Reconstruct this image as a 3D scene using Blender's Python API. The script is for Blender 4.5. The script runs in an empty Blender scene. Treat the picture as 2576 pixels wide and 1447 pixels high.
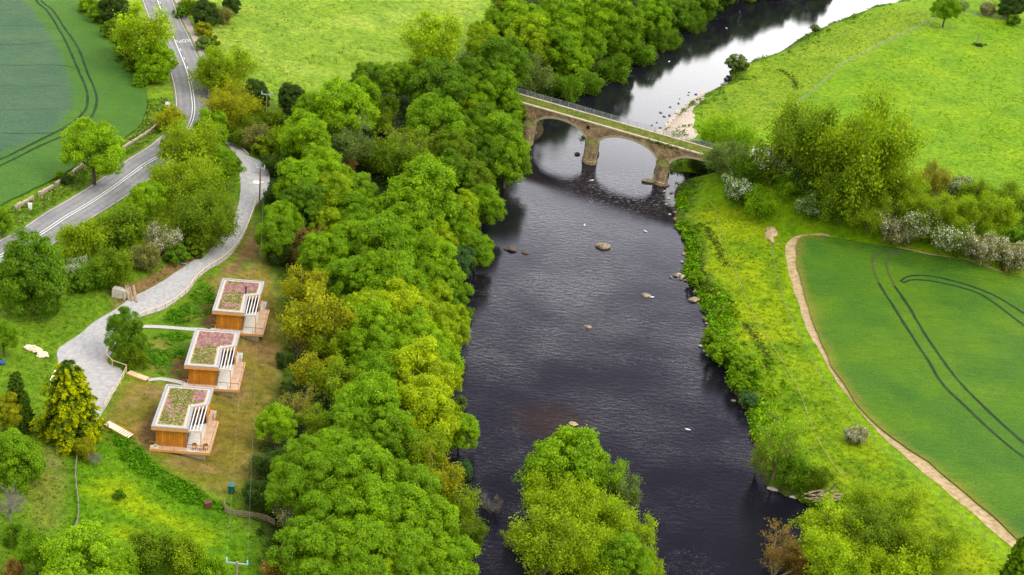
import bpy, bmesh, math, random
import numpy as np
from mathutils import Vector, Matrix
from mathutils.geometry import delaunay_2d_cdt

S = bpy.context.scene
C = S.collection
rad = math.radians

# ------------------------------------------------------------------ camera
F = 4500 * .8852          # focal length in the pixel units used for measuring (2575.6 wide)
TH, RO, H = rad(27), rad(6.4), 128.0
cd = bpy.data.cameras.new('camera'); cam = bpy.data.objects.new('camera', cd); C.objects.link(cam)
fw = Vector((0, math.cos(TH), -math.sin(TH))); r0 = Vector((1, 0, 0)); u0 = Vector((0, math.sin(TH), math.cos(TH)))
rt = math.cos(RO) * r0 + math.sin(RO) * u0
up = -math.sin(RO) * r0 + math.cos(RO) * u0
M = Matrix((rt, up, -fw)).transposed().to_4x4(); M.translation = Vector((0, 0, H))
cam.matrix_world = M
cd.sensor_width = 36; cd.lens = 36 * 4500 / 2910
cd.clip_start = 1; cd.clip_end = 9000
S.camera = cam

# ------------------------------------------------------------------ sky and sun
SUN_EL, SUN_AZ = rad(48), rad(112)      # azimuth clockwise from +Y (north)
w = bpy.data.worlds.new('World'); S.world = w; w.use_nodes = True
nt = w.node_tree; nt.nodes.clear()
N = nt.nodes.new
out = N('ShaderNodeOutputWorld'); bg = N('ShaderNodeBackground'); bg.inputs['Strength'].default_value = .1
sky = N('ShaderNodeTexSky'); sky.sky_type = 'NISHITA'; sky.sun_disc = False
sky.sun_elevation = SUN_EL; sky.sun_rotation = SUN_AZ; sky.dust_density = 3; sky.air_density = 1
tc = N('ShaderNodeTexCoord'); sep = N('ShaderNodeSeparateXYZ'); nt.links.new(tc.outputs['Generated'], sep.inputs[0])
# cloud deck: bright break low in the north, heavier cloud above it, pale overcast overhead
rampN = N('ShaderNodeValToRGB'); rampD = N('ShaderNodeValToRGB')
def ramp(r, stops):
    e = r.color_ramp.elements
    while len(e) > 1: e.remove(e[-1])
    e[0].position, e[0].color = stops[0][0], (*stops[0][1], 1)
    for p, c in stops[1:]:
        x = e.new(p); x.color = (*c, 1)
K = lambda v, t=(1, 1, 1): tuple(v * a for a in t)
ramp(rampN, [(0, K(.7)), (.27, K(.78)), (.345, K(.6)), (.385, K(.40, (1, .98, 1.05))), (.42, K(.24, (1, .97, 1.08))), (.46, K(.108, (1, .955, 1.16))),
             (.52, K(.046, (1, .94, 1.22))), (.60, K(.028, (1, .94, 1.27))), (.74, K(.05, (1, .97, 1.1))), (.86, K(.2)), (1, K(.27))])
ramp(rampD, [(0, K(.16)), (.3, K(.16)), (.6, K(.17)), (1, K(.24))])
noi = N('ShaderNodeTexNoise'); noi.inputs['Scale'].default_value = 5; noi.inputs['Detail'].default_value = 5
nt.links.new(tc.outputs['Generated'], noi.inputs['Vector'])
wob = N('ShaderNodeMath'); wob.operation = 'MULTIPLY_ADD'
nt.links.new(noi.outputs['Fac'], wob.inputs[0]); wob.inputs[1].default_value = .05; wob.inputs[2].default_value = -.025
zz = N('ShaderNodeMath'); nt.links.new(sep.outputs['Z'], zz.inputs[0]); nt.links.new(wob.outputs[0], zz.inputs[1])
nt.links.new(zz.outputs[0], rampN.inputs[0]); nt.links.new(sep.outputs['Z'], rampD.inputs[0])
mk = N('ShaderNodeMapRange'); mk.interpolation_type = 'SMOOTHSTEP'
mk.inputs['From Min'].default_value = .25; mk.inputs['From Max'].default_value = .6
nt.links.new(sep.outputs['Y'], mk.inputs['Value'])
mx = N('ShaderNodeMix'); mx.data_type = 'RGBA'
nt.links.new(mk.outputs[0], mx.inputs['Factor']); nt.links.new(rampD.outputs[0], mx.inputs[6]); nt.links.new(rampN.outputs[0], mx.inputs[7])
amp = N('ShaderNodeVectorMath'); amp.operation = 'SCALE'; amp.inputs['Scale'].default_value = 72
nt.links.new(mx.outputs[2], amp.inputs[0])
mx2 = N('ShaderNodeMix'); mx2.data_type = 'RGBA'; mx2.inputs['Factor'].default_value = .88
nt.links.new(sky.outputs[0], mx2.inputs[6]); nt.links.new(amp.outputs[0], mx2.inputs[7])
nt.links.new(mx2.outputs[2], bg.inputs['Color']); nt.links.new(bg.outputs[0], out.inputs[0])
ld = bpy.data.lights.new('sun', 'SUN'); ld.energy = 1.5; ld.angle = rad(22); ld.color = (1, .96, .88)
sun = bpy.data.objects.new('sun', ld); C.objects.link(sun)
sd = Vector((math.sin(SUN_AZ) * math.cos(SUN_EL), math.cos(SUN_AZ) * math.cos(SUN_EL), math.sin(SUN_EL)))
sun.rotation_euler = sd.to_track_quat('Z', 'Y').to_euler()
S.view_settings.view_transform = 'Standard'; S.view_settings.look = 'None'
S.view_settings.exposure = .5; S.view_settings.gamma = 1
S.cycles.max_bounces = 6; S.cycles.diffuse_bounces = 3; S.cycles.glossy_bounces = 2; S.cycles.transmission_bounces = 2
S.cycles.transparent_max_bounces = 4
S.cycles.use_denoising = True

# ------------------------------------------------------------------ geometry of the place
def ray(px, py):
    x, y = px - 1287.8, py - 723.6
    d = x * rt + (-y) * up + F * fw
    return d
def plane(px, py, z):
    d = ray(px, py); t = (z - H) / d.z
    return np.array((d.x * t, d.y * t))
BL = np.array([plane(*p, 0) for p in [(1850, -60), (1762, 30), (1572, 155), (1412, 240), (1295, 330), (1222, 470), (1168, 600), (1118, 750), (1090, 900), (1086, 1100), (1126, 1300), (1150, 1447), (1165, 1600)]])
BR = np.array([plane(*p, 0) for p in [(2330, -40), (2244, 13), (2204, 17), (2147, 37), (2090, 60), (2050, 77), (2010, 97), (1957, 133), (1884, 158), (1832, 177), (1840, 210), (1804, 220), (1750, 247), (1732, 263), (1707, 288), (1668, 330), (1672, 380), (1680, 430), (1700, 470), (1708, 500),
     (1690, 550), (1717, 595), (1731, 642), (1717, 689), (1744, 725), (1767, 772), (1781, 822), (1767, 869), (1784, 899), (1827, 929), (1830, 964), (1861, 1015), (1884, 1048), (1891, 1092), (1905, 1160), (1917, 1222), (1964, 1242), (2017, 1262), (2044, 1288), (2020, 1350), (1995, 1400), (1990, 1447), (1980, 1600)]])
BL = BL[np.argsort(BL[:, 1])]; BR = BR[np.argsort(BR[:, 1])]
def xL(y):
    return np.where(y > BL[-1, 1], BL[-1, 0] + (y - BL[-1, 1]) * .5, np.interp(y, BL[:, 1], BL[:, 0]))
def xR(y):
    return np.where(y > BR[-1, 1], BR[-1, 0] + (y - BR[-1, 1]) * .9, np.interp(y, BR[:, 1], BR[:, 0]))
def hash2(i, j, s=0):
    n = (i * 374761393 + j * 668265263 + s * 69069) & 0xffffffff
    n = ((n ^ (n >> 13)) * 1274126177) & 0xffffffff
    return ((n ^ (n >> 16)) & 0xffff) / 65535.0
def vnoise(x, y, sc, s=0):
    x = np.asarray(x, float) / sc + 1000; y = np.asarray(y, float) / sc + 1000
    i = np.floor(x).astype(np.int64); j = np.floor(y).astype(np.int64)
    u = x - i; v = y - j; u = u * u * (3 - 2 * u); v = v * v * (3 - 2 * v)
    return (hash2(i, j, s) * (1 - u) + hash2(i + 1, j, s) * u) * (1 - v) + (hash2(i, j + 1, s) * (1 - u) + hash2(i + 1, j + 1, s) * u) * v
def fnoise(x, y, sc, s=0):
    return .55 * vnoise(x, y, sc, s) + .28 * vnoise(x, y, sc / 2.1, s + 1) + .17 * vnoise(x, y, sc / 4.3, s + 2)
PL = ([-400, -6, 0, 1, 2.5, 5, 12, 20, 28, 36, 44, 52, 60, 68, 80, 120, 300, 900], [-1.6, -1.3, -.25, .5, 1.3, 2.2, 3.7, 5.2, 6.3, 7.0, 7.7, 8.5, 9.3, 9.8, 10.2, 11.5, 15, 30])
PR = ([-400, -6, 0, .8, 2, 4, 10, 30, 60, 120, 300, 900], [-1.6, -1.3, -.25, .45, 1.0, 1.5, 2.1, 2.6, 3.0, 4.2, 9, 24])
PU = np.array((.9, -.435)); PU = PU / np.linalg.norm(PU)          # along the bridge
PV = np.array((-PU[1], PU[0])) * -1                               # towards the camera
B0 = np.array((-1.0, 320.0))
DECK = 8.7
ISL = plane(1462, 1400, 0)
POOL = plane(1735, 452, 0)
CAB = [(np.array((-45.1, 211.4)), rad(3.9)), (np.array((-45.4, 194.5)), rad(4.6)), (np.array((-45.9, 177.9)), rad(3.6))]
def seg_d(x, y, a, b):
    ab = b - a; t = np.clip(((x - a[0]) * ab[0] + (y - a[1]) * ab[1]) / (ab @ ab), 0, 1)
    return np.hypot(x - a[0] - t * ab[0], y - a[1] - t * ab[1])
def hgt(x, y):
    x = np.asarray(x, float); y = np.asarray(y, float)
    sl = xL(y) - x; sr = x - xR(y)
    h = np.maximum(np.interp(sl, *PL), np.interp(sr, *PR))
    h = np.where((sl < 0) & (sr < 0), np.maximum(np.interp(sl, *PL), np.interp(sr, *PR)), h)
    # island
    e = np.hypot((x - ISL[0]) / 7.2, (y - ISL[1]) / 24.0)
    h = np.maximum(h, np.where(e < 1.5, 1.3 - 1.9 * e ** 3, -9))
    # pool under the land arch
    e = np.hypot((x - POOL[0]) / 5.5, (y - POOL[1]) / 4.2)
    h = np.minimum(h, np.where(e < 1.6, -1.0 + 1.1 * e ** 2.5, 99))
    # bridge approaches
    for a, b in ((B0 + PU * 52, B0 + PU * 95), (B0 - PU * 15, B0 - PU * 60)):
        dd = seg_d(x, y, a - PV * 3.2, b - PV * 3.2)
        h = np.maximum(h, np.where(dd < 30, (DECK - .3) - np.maximum(dd - 2.6, 0) * .62, -9))
    amp_ = np.clip((np.maximum(sl, sr) - 1) / 4, 0, 1)
    h = h + amp_ * ((vnoise(x, y, 23, 5) - .5) * .9 + (vnoise(x, y, 7, 6) - .5) * .28)
    # level plots for the cabins
    for o, a in CAB:
        ex = np.array((math.cos(a), math.sin(a))); ey = np.array((-ex[1], ex[0]))
        u = (x - o[0]) * ex[0] + (y - o[1]) * ex[1]; v = (x - o[0]) * ey[0] + (y - o[1]) * ey[1]
        q = np.maximum(np.maximum(-1.2 - u, u - 8.0), np.maximum(-1.5 - v, v - 12.0))
        k = np.clip(1 - q / 3.5, 0, 1); k = k * k * (3 - 2 * k)
        h = h * (1 - k) + k * (7.25 - np.clip(u - 2.0, 0, 9) * .21 - np.clip(2 - v, 0, 4) * .12)
    return h
def at(px, py, dz=0.0):
    """the point where the line of sight through a measured pixel meets the land (raised by dz)"""
    d = ray(px, py); d = np.array(d) / abs(d.z)
    ts = np.linspace(H - 22 - dz, H + 3 - dz, 320)
    X = d[0] * ts; Y = d[1] * ts; Z = H - ts - dz
    g = Z - hgt(X, Y)
    i = int(np.argmax(g <= 0)) if (g <= 0).any() else len(ts) - 1
    if i > 0:
        k = g[i - 1] / (g[i - 1] - g[i] + 1e-9); t = ts[i - 1] + k * (ts[i] - ts[i - 1])
    else: t = ts[0]
    x, y = d[0] * t, d[1] * t
    return np.array((x, y, float(hgt(x, y))))
def pts(l, dz=0.0): return np.array([at(*p, dz)[:2] for p in l])
def depth(p):
    return (Vector((p[0], p[1], p[2])) - Vector((0, 0, H))).dot(fw)

# ------------------------------------------------------------------ materials
def mat(name, build):
    m = bpy.data.materials.new(name); m.use_nodes = True
    t = m.node_tree; t.nodes.clear()
    o = t.nodes.new('ShaderNodeOutputMaterial')
    s = build(t, lambda k, **kw: node(t, k, **kw)); t.links.new(s, o.inputs[0])
    return m
def node(t, k, **kw):
    n = t.nodes.new('ShaderNode' + k)
    for a, v in kw.items():
        if a.startswith('i_'):
            n.inputs[a[2:].replace('_', ' ')].default_value = v
        else: setattr(n, a, v)
    return n
def texco(t, kind='Object'):
    return node(t, 'TexCoord').outputs[kind]
def noise(t, scale, detail=4, vec=None, rough=.55):
    n = node(t, 'TexNoise', i_Scale=scale, i_Detail=detail, i_Roughness=rough)
    t.links.new(vec if vec is not None else texco(t), n.inputs['Vector']); return n.outputs['Fac']
def rampn(t, fac, stops):
    r = t.nodes.new('ShaderNodeValToRGB'); ramp(r, stops); t.links.new(fac, r.inputs[0]); return r.outputs[0]
def mixc(t, fac, a, b, mode='MIX'):
    n = t.nodes.new('ShaderNodeMix'); n.data_type = 'RGBA'; n.blend_type = mode
    for sck, v in ((n.inputs[0], fac), (n.inputs[6], a), (n.inputs[7], b)):
        if hasattr(v, 'default_value') or hasattr(v, 'is_linked'): t.links.new(v, sck)
        elif isinstance(v, tuple): sck.default_value = (*v, 1)
        else: sck.default_value = v
    return n.outputs[2]
def bsdf(t, col, rough=.8, bump=None, dist=.05, strength=.6, spec=.3, metal=0):
    b = t.nodes.new('ShaderNodeBsdfPrincipled'); b.inputs['Roughness'].default_value = rough
    b.inputs['Specular IOR Level'].default_value = spec; b.inputs['Metallic'].default_value = metal
    if isinstance(col, tuple): b.inputs['Base Color'].default_value = (*col, 1)
    else: t.links.new(col, b.inputs['Base Color'])
    if bump is not None:
        n = node(t, 'Bump', i_Distance=dist, i_Strength=strength); t.links.new(bump, n.inputs['Height']); t.links.new(n.outputs[0], b.inputs['Normal'])
    return b.outputs[0]
def speckled(name, c1, c2, scale, rough=.85, dist=.05, c3=None, detail=5, spec=.2):
    def b(t, n):
        f = noise(t, scale, detail)
        st = [(.3, c1), (.7, c2)] if c3 is None else [(.3, c1), (.52, c2), (.68, c3)]
        return bsdf(t, rampn(t, f, st), rough, f, dist, .7, spec)
    return mat(name, b)
def flat(name, c, rough=.6, spec=.3, metal=0):
    def b(t, n):
        f = noise(t, 3, 4)
        return bsdf(t, rampn(t, f, [(.25, tuple(v * .82 for v in c)), (.75, tuple(min(1, v * 1.12) for v in c))]), rough, spec=spec, metal=metal)
    return mat(name, b)
def ground_mat():
    def b(t, n):
        a = node(t, 'Attribute', attribute_name='tint').outputs['Color']
        f1 = noise(t, .9, 6); f2 = noise(t, 4.5, 4); f3 = noise(t, .12, 5)
        c = mixc(t, 1.0, a, rampn(t, f1, [(.3, (.62, .66, .7)), (.7, (1.3, 1.26, 1.1))]), 'MULTIPLY')
        c = mixc(t, 1.0, c, rampn(t, f2, [(.3, (.66, .7, .7)), (.7, (1.3, 1.26, 1.2))]), 'MULTIPLY')
        c = mixc(t, 1.0, c, rampn(t, f3, [(.35, (.82, .9, .8)), (.65, (1.16, 1.07, 1.1))]), 'MULTIPLY')
        ad = node(t, 'Math'); t.links.new(f1, ad.inputs[0]); t.links.new(f2, ad.inputs[1])
        return bsdf(t, c, .95, ad.outputs[0], .5, .6, .1)
    return mat('meadow_ground', b)
def crop_mat():
    def b(t, n):
        a = node(t, 'Attribute', attribute_name='tint').outputs['Color']
        vec = texco(t)
        mp = node(t, 'Mapping'); mp.inputs['Scale'].default_value = (.35, 3.2, 1); mp.inputs['Rotation'].default_value = (0, 0, rad(6)); t.links.new(vec, mp.inputs['Vector'])
        f1 = noise(t, 1.0, 5, mp.outputs[0]); f2 = noise(t, 4, 8, rough=.7); f3 = noise(t, .11, 6, rough=.65)
        c = mixc(t, 1.0, a, rampn(t, f1, [(.3, (.8, .84, .86)), (.7, (1.17, 1.14, 1.1))]), 'MULTIPLY')
        c = mixc(t, 1.0, c, rampn(t, f2, [(.32, (.58, .64, .66)), (.68, (1.4, 1.33, 1.3))]), 'MULTIPLY')
        c = mixc(t, 1.0, c, rampn(t, f3, [(.35, (.85, .93, 1.0)), (.65, (1.15, 1.06, .95))]), 'MULTIPLY')
        dr = node(t, 'TexWave', wave_type='BANDS', bands_direction='Y', i_Scale=.9, i_Distortion=2.2, i_Detail=3); dr.inputs['Detail Scale'].default_value = 2; t.links.new(vec, dr.inputs['Vector'])
        c = mixc(t, 1.0, c, rampn(t, dr.outputs['Fac'], [(.1, (.78, .81, .84)), (.8, (1.1, 1.08, 1.06))]), 'MULTIPLY')
        return bsdf(t, c, .9, f2, .3, .5, .12)
    return mat('crop', b)
def leaf_mat(name='leaf', trans=.42):
    def b(t, n):
        oi = node(t, 'ObjectInfo')
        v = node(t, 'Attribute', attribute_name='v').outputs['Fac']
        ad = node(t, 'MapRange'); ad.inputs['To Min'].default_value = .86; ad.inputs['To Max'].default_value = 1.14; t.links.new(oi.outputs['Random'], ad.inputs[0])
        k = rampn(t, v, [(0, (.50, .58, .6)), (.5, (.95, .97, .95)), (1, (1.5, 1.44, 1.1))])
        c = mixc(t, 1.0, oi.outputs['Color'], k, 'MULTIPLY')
        c2 = mixc(t, 1.0, c, (1.25, 1.25, .7), 'MULTIPLY')
        d = node(t, 'BsdfDiffuse'); tr = node(t, 'BsdfTranslucent'); g = node(t, 'BsdfGlossy', i_Roughness=.5)
        t.links.new(c, d.inputs['Color']); t.links.new(c2, tr.inputs['Color']); g.inputs['Color'].default_value = (.5, .5, .5, 1)
        m1 = node(t, 'MixShader'); m1.inputs[0].default_value = trans; t.links.new(d.outputs[0], m1.inputs[1]); t.links.new(tr.outputs[0], m1.inputs[2])
        m2 = node(t, 'MixShader'); m2.inputs[0].default_value = .02; t.links.new(m1.outputs[0], m2.inputs[1]); t.links.new(g.outputs[0], m2.inputs[2])
        return m2.outputs[0]
    return mat(name, b)
def conifer_leaf_mat():
    def b(t, n):
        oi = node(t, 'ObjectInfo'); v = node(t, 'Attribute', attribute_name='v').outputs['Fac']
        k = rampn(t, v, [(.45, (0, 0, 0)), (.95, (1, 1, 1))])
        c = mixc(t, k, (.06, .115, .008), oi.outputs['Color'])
        d = node(t, 'BsdfDiffuse'); tr = node(t, 'BsdfTranslucent'); t.links.new(c, d.inputs[0]); t.links.new(c, tr.inputs[0])
        m1 = node(t, 'MixShader'); m1.inputs[0].default_value = .2; t.links.new(d.outputs[0], m1.inputs[1]); t.links.new(tr.outputs[0], m1.inputs[2])
        return m1.outputs[0]
    return mat('conifer_leaf', b)
def tint_leaf_mat():
    def b(t, n):
        a = node(t, 'Attribute', attribute_name='tint').outputs['Color']
        d = node(t, 'BsdfDiffuse'); tr = node(t, 'BsdfTranslucent'); t.links.new(a, d.inputs[0]); t.links.new(a, tr.inputs[0])
        m1 = node(t, 'MixShader'); m1.inputs[0].default_value = .3; t.links.new(d.outputs[0], m1.inputs[1]); t.links.new(tr.outputs[0], m1.inputs[2])
        return m1.outputs[0]
    return mat('leafy_growth', b)
def water_mat():
    def b(t, n):
        vec = texco(t)
        mp = node(t, 'Mapping'); mp.inputs['Scale'].default_value = (1, 1.9, 1); mp.inputs['Rotation'].default_value = (0, 0, rad(-12)); t.links.new(vec, mp.inputs['Vector'])
        f1 = noise(t, .75, 5, mp.outputs[0], .62); f2 = noise(t, 3.6, 4, mp.outputs[0], .6); f3 = noise(t, .055, 3)
        # riffled water downstream of the bridge and along the near right side is rougher
        sp = node(t, 'SeparateXYZ'); t.links.new(vec, sp.inputs[0])
        rf = node(t, 'MapRange', interpolation_type='SMOOTHSTEP'); rf.inputs['From Min'].default_value = 345; rf.inputs['From Max'].default_value = 240; rf.inputs['To Min'].default_value = .22; rf.inputs['To Max'].default_value = 1.0
        t.links.new(sp.outputs['Y'], rf.inputs[0])
        ad = node(t, 'Math', operation='MULTIPLY_ADD'); t.links.new(f2, ad.inputs[0]); ad.inputs[1].default_value = .35; t.links.new(f1, ad.inputs[2])
        bu = node(t, 'Bump', i_Strength=1.0); t.links.new(ad.outputs[0], bu.inputs['Height'])
        dm = node(t, 'Math', operation='MULTIPLY'); t.links.new(rf.outputs[0], dm.inputs[0])
        dm2 = node(t, 'MapRange'); dm2.inputs['From Min'].default_value = .3; dm2.inputs['From Max'].default_value = .7; dm2.inputs['To Min'].default_value = .010; dm2.inputs['To Max'].default_value = .055; t.links.new(f3, dm2.inputs[0])
        t.links.new(dm2.outputs[0], dm.inputs[1]); t.links.new(dm.outputs[0], bu.inputs['Distance'])
        # foam flecks: thin curved threads where the current breaks
        wv = node(t, 'TexNoise', i_Scale=.42, i_Detail=6, i_Roughness=.6, i_Distortion=1.6); t.links.new(mp.outputs[0], wv.inputs['Vector'])
        sb = node(t, 'Math', operation='SUBTRACT'); t.links.new(wv.outputs['Fac'], sb.inputs[0]); sb.inputs[1].default_value = .5
        ab = node(t, 'Math', operation='ABSOLUTE'); t.links.new(sb.outputs[0], ab.inputs[0])
        li = node(t, 'MapRange', interpolation_type='SMOOTHSTEP'); li.inputs['From Min'].default_value = .016; li.inputs['From Max'].default_value = 0; t.links.new(ab.outputs[0], li.inputs[0])
        zn = node(t, 'MapRange', interpolation_type='SMOOTHSTEP'); zn.inputs['From Min'].default_value = .54; zn.inputs['From Max'].default_value = .72; t.links.new(noise(t, .085, 3), zn.inputs[0])
        fm = node(t, 'Math', operation='MULTIPLY'); t.links.new(li.outputs[0], fm.inputs[0]); t.links.new(zn.outputs[0], fm.inputs[1])
        fm2 = node(t, 'Math', operation='MULTIPLY'); t.links.new(fm.outputs[0], fm2.inputs[0]); t.links.new(rampn(t, f2, [(.45, (0, 0, 0)), (.6, (1, 1, 1))]), fm2.inputs[1])
        pd = node(t, 'VectorMath', operation='DISTANCE'); t.links.new(vec, pd.inputs[0]); pq = plane(1590, 482, 0); pd.inputs[1].default_value = (pq[0], pq[1], 0)
        pz = node(t, 'MapRange', interpolation_type='SMOOTHSTEP'); pz.inputs['From Min'].default_value = 17; pz.inputs['From Max'].default_value = 4; t.links.new(pd.outputs['Value'], pz.inputs[0])
        wn2 = node(t, 'TexNoise', i_Scale=1.1, i_Detail=7, i_Roughness=.7, i_Distortion=.8); t.links.new(mp.outputs[0], wn2.inputs['Vector'])
        pw = node(t, 'Math', operation='MULTIPLY'); t.links.new(pz.outputs[0], pw.inputs[0]); t.links.new(rampn(t, wn2.outputs['Fac'], [(.54, (0, 0, 0)), (.70, (1, 1, 1))]), pw.inputs[1])
        mxf = node(t, 'Math', operation='MAXIMUM'); t.links.new(fm2.outputs[0], mxf.inputs[0]); t.links.new(pw.outputs[0], mxf.inputs[1])
        fm3 = node(t, 'Math', operation='MULTIPLY'); t.links.new(mxf.outputs[0], fm3.inputs[0]); fm3.inputs[1].default_value = .42
        # peaty shallow: brown bed showing in the middle reach
        dx = node(t, 'VectorMath', operation='DISTANCE'); t.links.new(vec, dx.inputs[0]); q = plane(1385, 1062, 0); dx.inputs[1].default_value = (q[0], q[1], 0)
        sh = node(t, 'MapRange', interpolation_type='SMOOTHSTEP'); sh.inputs['From Min'].default_value = 9; sh.inputs['From Max'].default_value = 1; t.links.new(dx.outputs['Value'], sh.inputs[0])
        base = mixc(t, sh.outputs[0], (.0075, .0065, .011), (.020, .010, .006))
        wb = t.nodes.new('ShaderNodeBsdfPrincipled'); wb.inputs['Roughness'].default_value = .07; wb.inputs['IOR'].default_value = 1.33; wb.inputs['Specular IOR Level'].default_value = .5
        t.links.new(base, wb.inputs['Base Color']); t.links.new(bu.outputs[0], wb.inputs['Normal'])
        fo = node(t, 'BsdfDiffuse'); fo.inputs[0].default_value = (.6, .6, .62, 1)
        ms = node(t, 'MixShader'); t.links.new(fm3.outputs[0], ms.inputs[0]); t.links.new(wb.outputs[0], ms.inputs[1]); t.links.new(fo.outputs[0], ms.inputs[2])
        return ms.outputs[0]
    return mat('river_water', b)
def stone_mat(name, c1, c2, c3, sc=1.0):
    def b(t, n):
        vec = texco(t, 'UV')
        br = node(t, 'TexBrick', offset=.5); br.inputs['Scale'].default_value = sc; br.inputs['Mortar Size'].default_value = .025; br.inputs['Brick Width'].default_value = .62; br.inputs['Row Height'].default_value = .3
        br.inputs['Color1'].default_value = (*c1, 1); br.inputs['Color2'].default_value = (*c2, 1); br.inputs['Mortar'].default_value = (*c3, 1); br.inputs['Bias'].default_value = -.1
        t.links.new(vec, br.inputs['Vector'])
        f = noise(t, .55, 5); f2 = noise(t, 3, 4)
        c = mixc(t, 1.0, br.outputs['Color'], rampn(t, f, [(.32, (.42, .40, .38)), (.6, (1.12, 1.07, 1.0))]), 'MULTIPLY')
        c = mixc(t, 1.0, c, rampn(t, f2, [(.35, (.62, .62, .62)), (.65, (1.28, 1.25, 1.2))]), 'MULTIPLY')
        return bsdf(t, c, .9, br.outputs['Fac'], -.03, .6, .15)
    return mat(name, b)
def plank_mat(name, c1, c2, axis, width, rough=.6):
    def b(t, n):
        vec = texco(t); sp = node(t, 'SeparateXYZ'); t.links.new(vec, sp.inputs[0])
        dv = node(t, 'Math', operation='DIVIDE'); t.links.new(sp.outputs[axis], dv.inputs[0]); dv.inputs[1].default_value = width
        fl = node(t, 'Math', operation='FLOOR'); t.links.new(dv.outputs[0], fl.inputs[0])
        wn = node(t, 'TexWhiteNoise', noise_dimensions='1D'); t.links.new(fl.outputs[0], wn.inputs['W'])
        fr = node(t, 'Math', operation='FRACT'); t.links.new(dv.outputs[0], fr.inputs[0])
        gap = rampn(t, fr.outputs[0], [(0, (.25, .2, .2)), (.07, (1, 1, 1)), (.93, (1, 1, 1)), (1, (.25, .2, .2))])
        c = mixc(t, wn.outputs['Value'], c1, c2); c = mixc(t, 1.0, c, gap, 'MULTIPLY')
        c = mixc(t, 1.0, c, rampn(t, noise(t, 1.3, 5), [(.3, (.78, .75, .72)), (.7, (1.12, 1.1, 1.08))]), 'MULTIPLY')
        return bsdf(t, c, rough, spec=.25)
    return mat(name, b)

M_GROUND = ground_mat(); M_CROP = crop_mat(); M_LEAF = leaf_mat(); M_TLEAF = tint_leaf_mat(); M_CLEAF = conifer_leaf_mat(); M_WATER = water_mat()
M_BARK = speckled('bark', (.05, .038, .026), (.13, .10, .07), 4, dist=.06)
M_PALEBARK = speckled('pale_bark', (.15, .12, .06), (.30, .24, .13), 4, dist=.06)
M_GREYBARK = speckled('grey_twigs', (.13, .11, .09), (.27, .24, .2), 4)
def tarmac_mat():
    def b(t, n):
        w_ = node(t, 'Attribute', attribute_name='wear').outputs['Fac']; f = noise(t, 1.2, 8); f2 = noise(t, .16, 5)
        c = mixc(t, w_, (.125, .122, .125), (.235, .228, .225))
        c = mixc(t, 1.0, c, rampn(t, f, [(.3, (.82, .82, .84)), (.7, (1.12, 1.12, 1.1))]), 'MULTIPLY')
        c = mixc(t, 1.0, c, rampn(t, f2, [(.4, (.84, .84, .85)), (.6, (1.1, 1.1, 1.1))]), 'MULTIPLY')
        return bsdf(t, c, .9, f, .01, .5, .2)
    return mat('tarmac', b)
M_TARMAC = tarmac_mat()
M_TRACK = speckled('gravel', (.29, .278, .275), (.42, .405, .40), 1.6, .95, .03, detail=8)
M_PATH = speckled('pale_gravel', (.36, .33, .31), (.5, .47, .45), 3, .95, .03)
M_SOIL = speckled('bare_soil', (.25, .17, .075), (.46, .35, .20), 1.3, .95, .08, detail=8)
M_WORN = speckled('worn_grass', (.17, .2, .02), (.27, .25, .06), .8, .95, .02)
M_FOOT = speckled('pavement', (.27, .22, .2), (.36, .3, .27), 2, .9, .01)
M_PAINT = speckled('road_paint', (.55, .53, .5), (.72, .7, .66), 2.5, .7, .0)
M_EDGE = speckled('edge_paint', (.42, .3, .2), (.62, .52, .42), .6, .8, .0)
M_RUT = speckled('tramline', (.008, .024, .008), (.022, .05, .014), .8, .95, .05)  # gaps in the crop, darkened to take in the shadow between the stems
M_RUTB = speckled('bare_tramline', (.09, .075, .022), (.035, .085, .016), .5, .95, .05)
M_PEBBLE = speckled('pebbles', (.30, .22, .17), (.55, .44, .37), 1.8, .9, .12, (.24, .25, .10), detail=8)
M_ROCK = speckled('boulder_stone', (.11, .085, .05), (.27, .21, .13), 1.6, .8, .1, (.36, .30, .21))
M_PALEROCK = speckled('pale_stone', (.32, .29, .24), (.52, .48, .42), 2, .9, .1)
M_STONE = stone_mat('bridge_masonry', (.46, .335, .185), (.31, .225, .13), (.2, .155, .10), 1.0)
M_STONEL = stone_mat('pier_masonry', (.47, .37, .22), (.32, .25, .155), (.18, .145, .10), 1.0)
M_COPE = speckled('coping_stone', (.36, .285, .18), (.52, .43, .30), 1.2, .9, .03)
M_MOSS = speckled('moss', (.06, .08, .015), (.12, .14, .03), 3, .95, .1, (.19, .14, .06))
M_STEEL = flat('galvanised_steel', (.32, .34, .36), .5, .4)
M_NICHESHADE = flat('niche_shade', (.03, .018, .016), .9)  # shade inside the bridge wall niche, put into a colour
M_CLAD = plank_mat('cedar_cladding', (.60, .245, .018), (.40, .15, .010), 'X', .32)
M_CLADY = plank_mat('cedar_cladding_side', (.60, .245, .018), (.40, .15, .010), 'Y', .32)
M_FASC = flat('larch_fascia', (.62, .31, .10), .55)
M_DECK = plank_mat('deck_boards', (.54, .36, .23), (.63, .45, .31), 'Y', .22)
M_DECKP = flat('pale_lit_deck', (.6, .55, .48), .6)  # deck tone made paler, with bright light put into the colour
M_SLAT = flat('white_slats', (.60, .58, .55), .5)
M_CAP = flat('grey_capping', (.26, .28, .31), .4, .5)
M_GRAV = speckled('roof_pebbles', (.39, .33, .26), (.54, .48, .40), 6, .9, .03)
M_GLASS = flat('dark_glass', (.02, .02, .022), .12, .6)
M_BLOCK = speckled('base_blocks', (.34, .29, .19), (.5, .44, .33), 1.5, .9, .03)
M_TIMBER = flat('pale_timber', (.68, .55, .34), .7)
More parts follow.
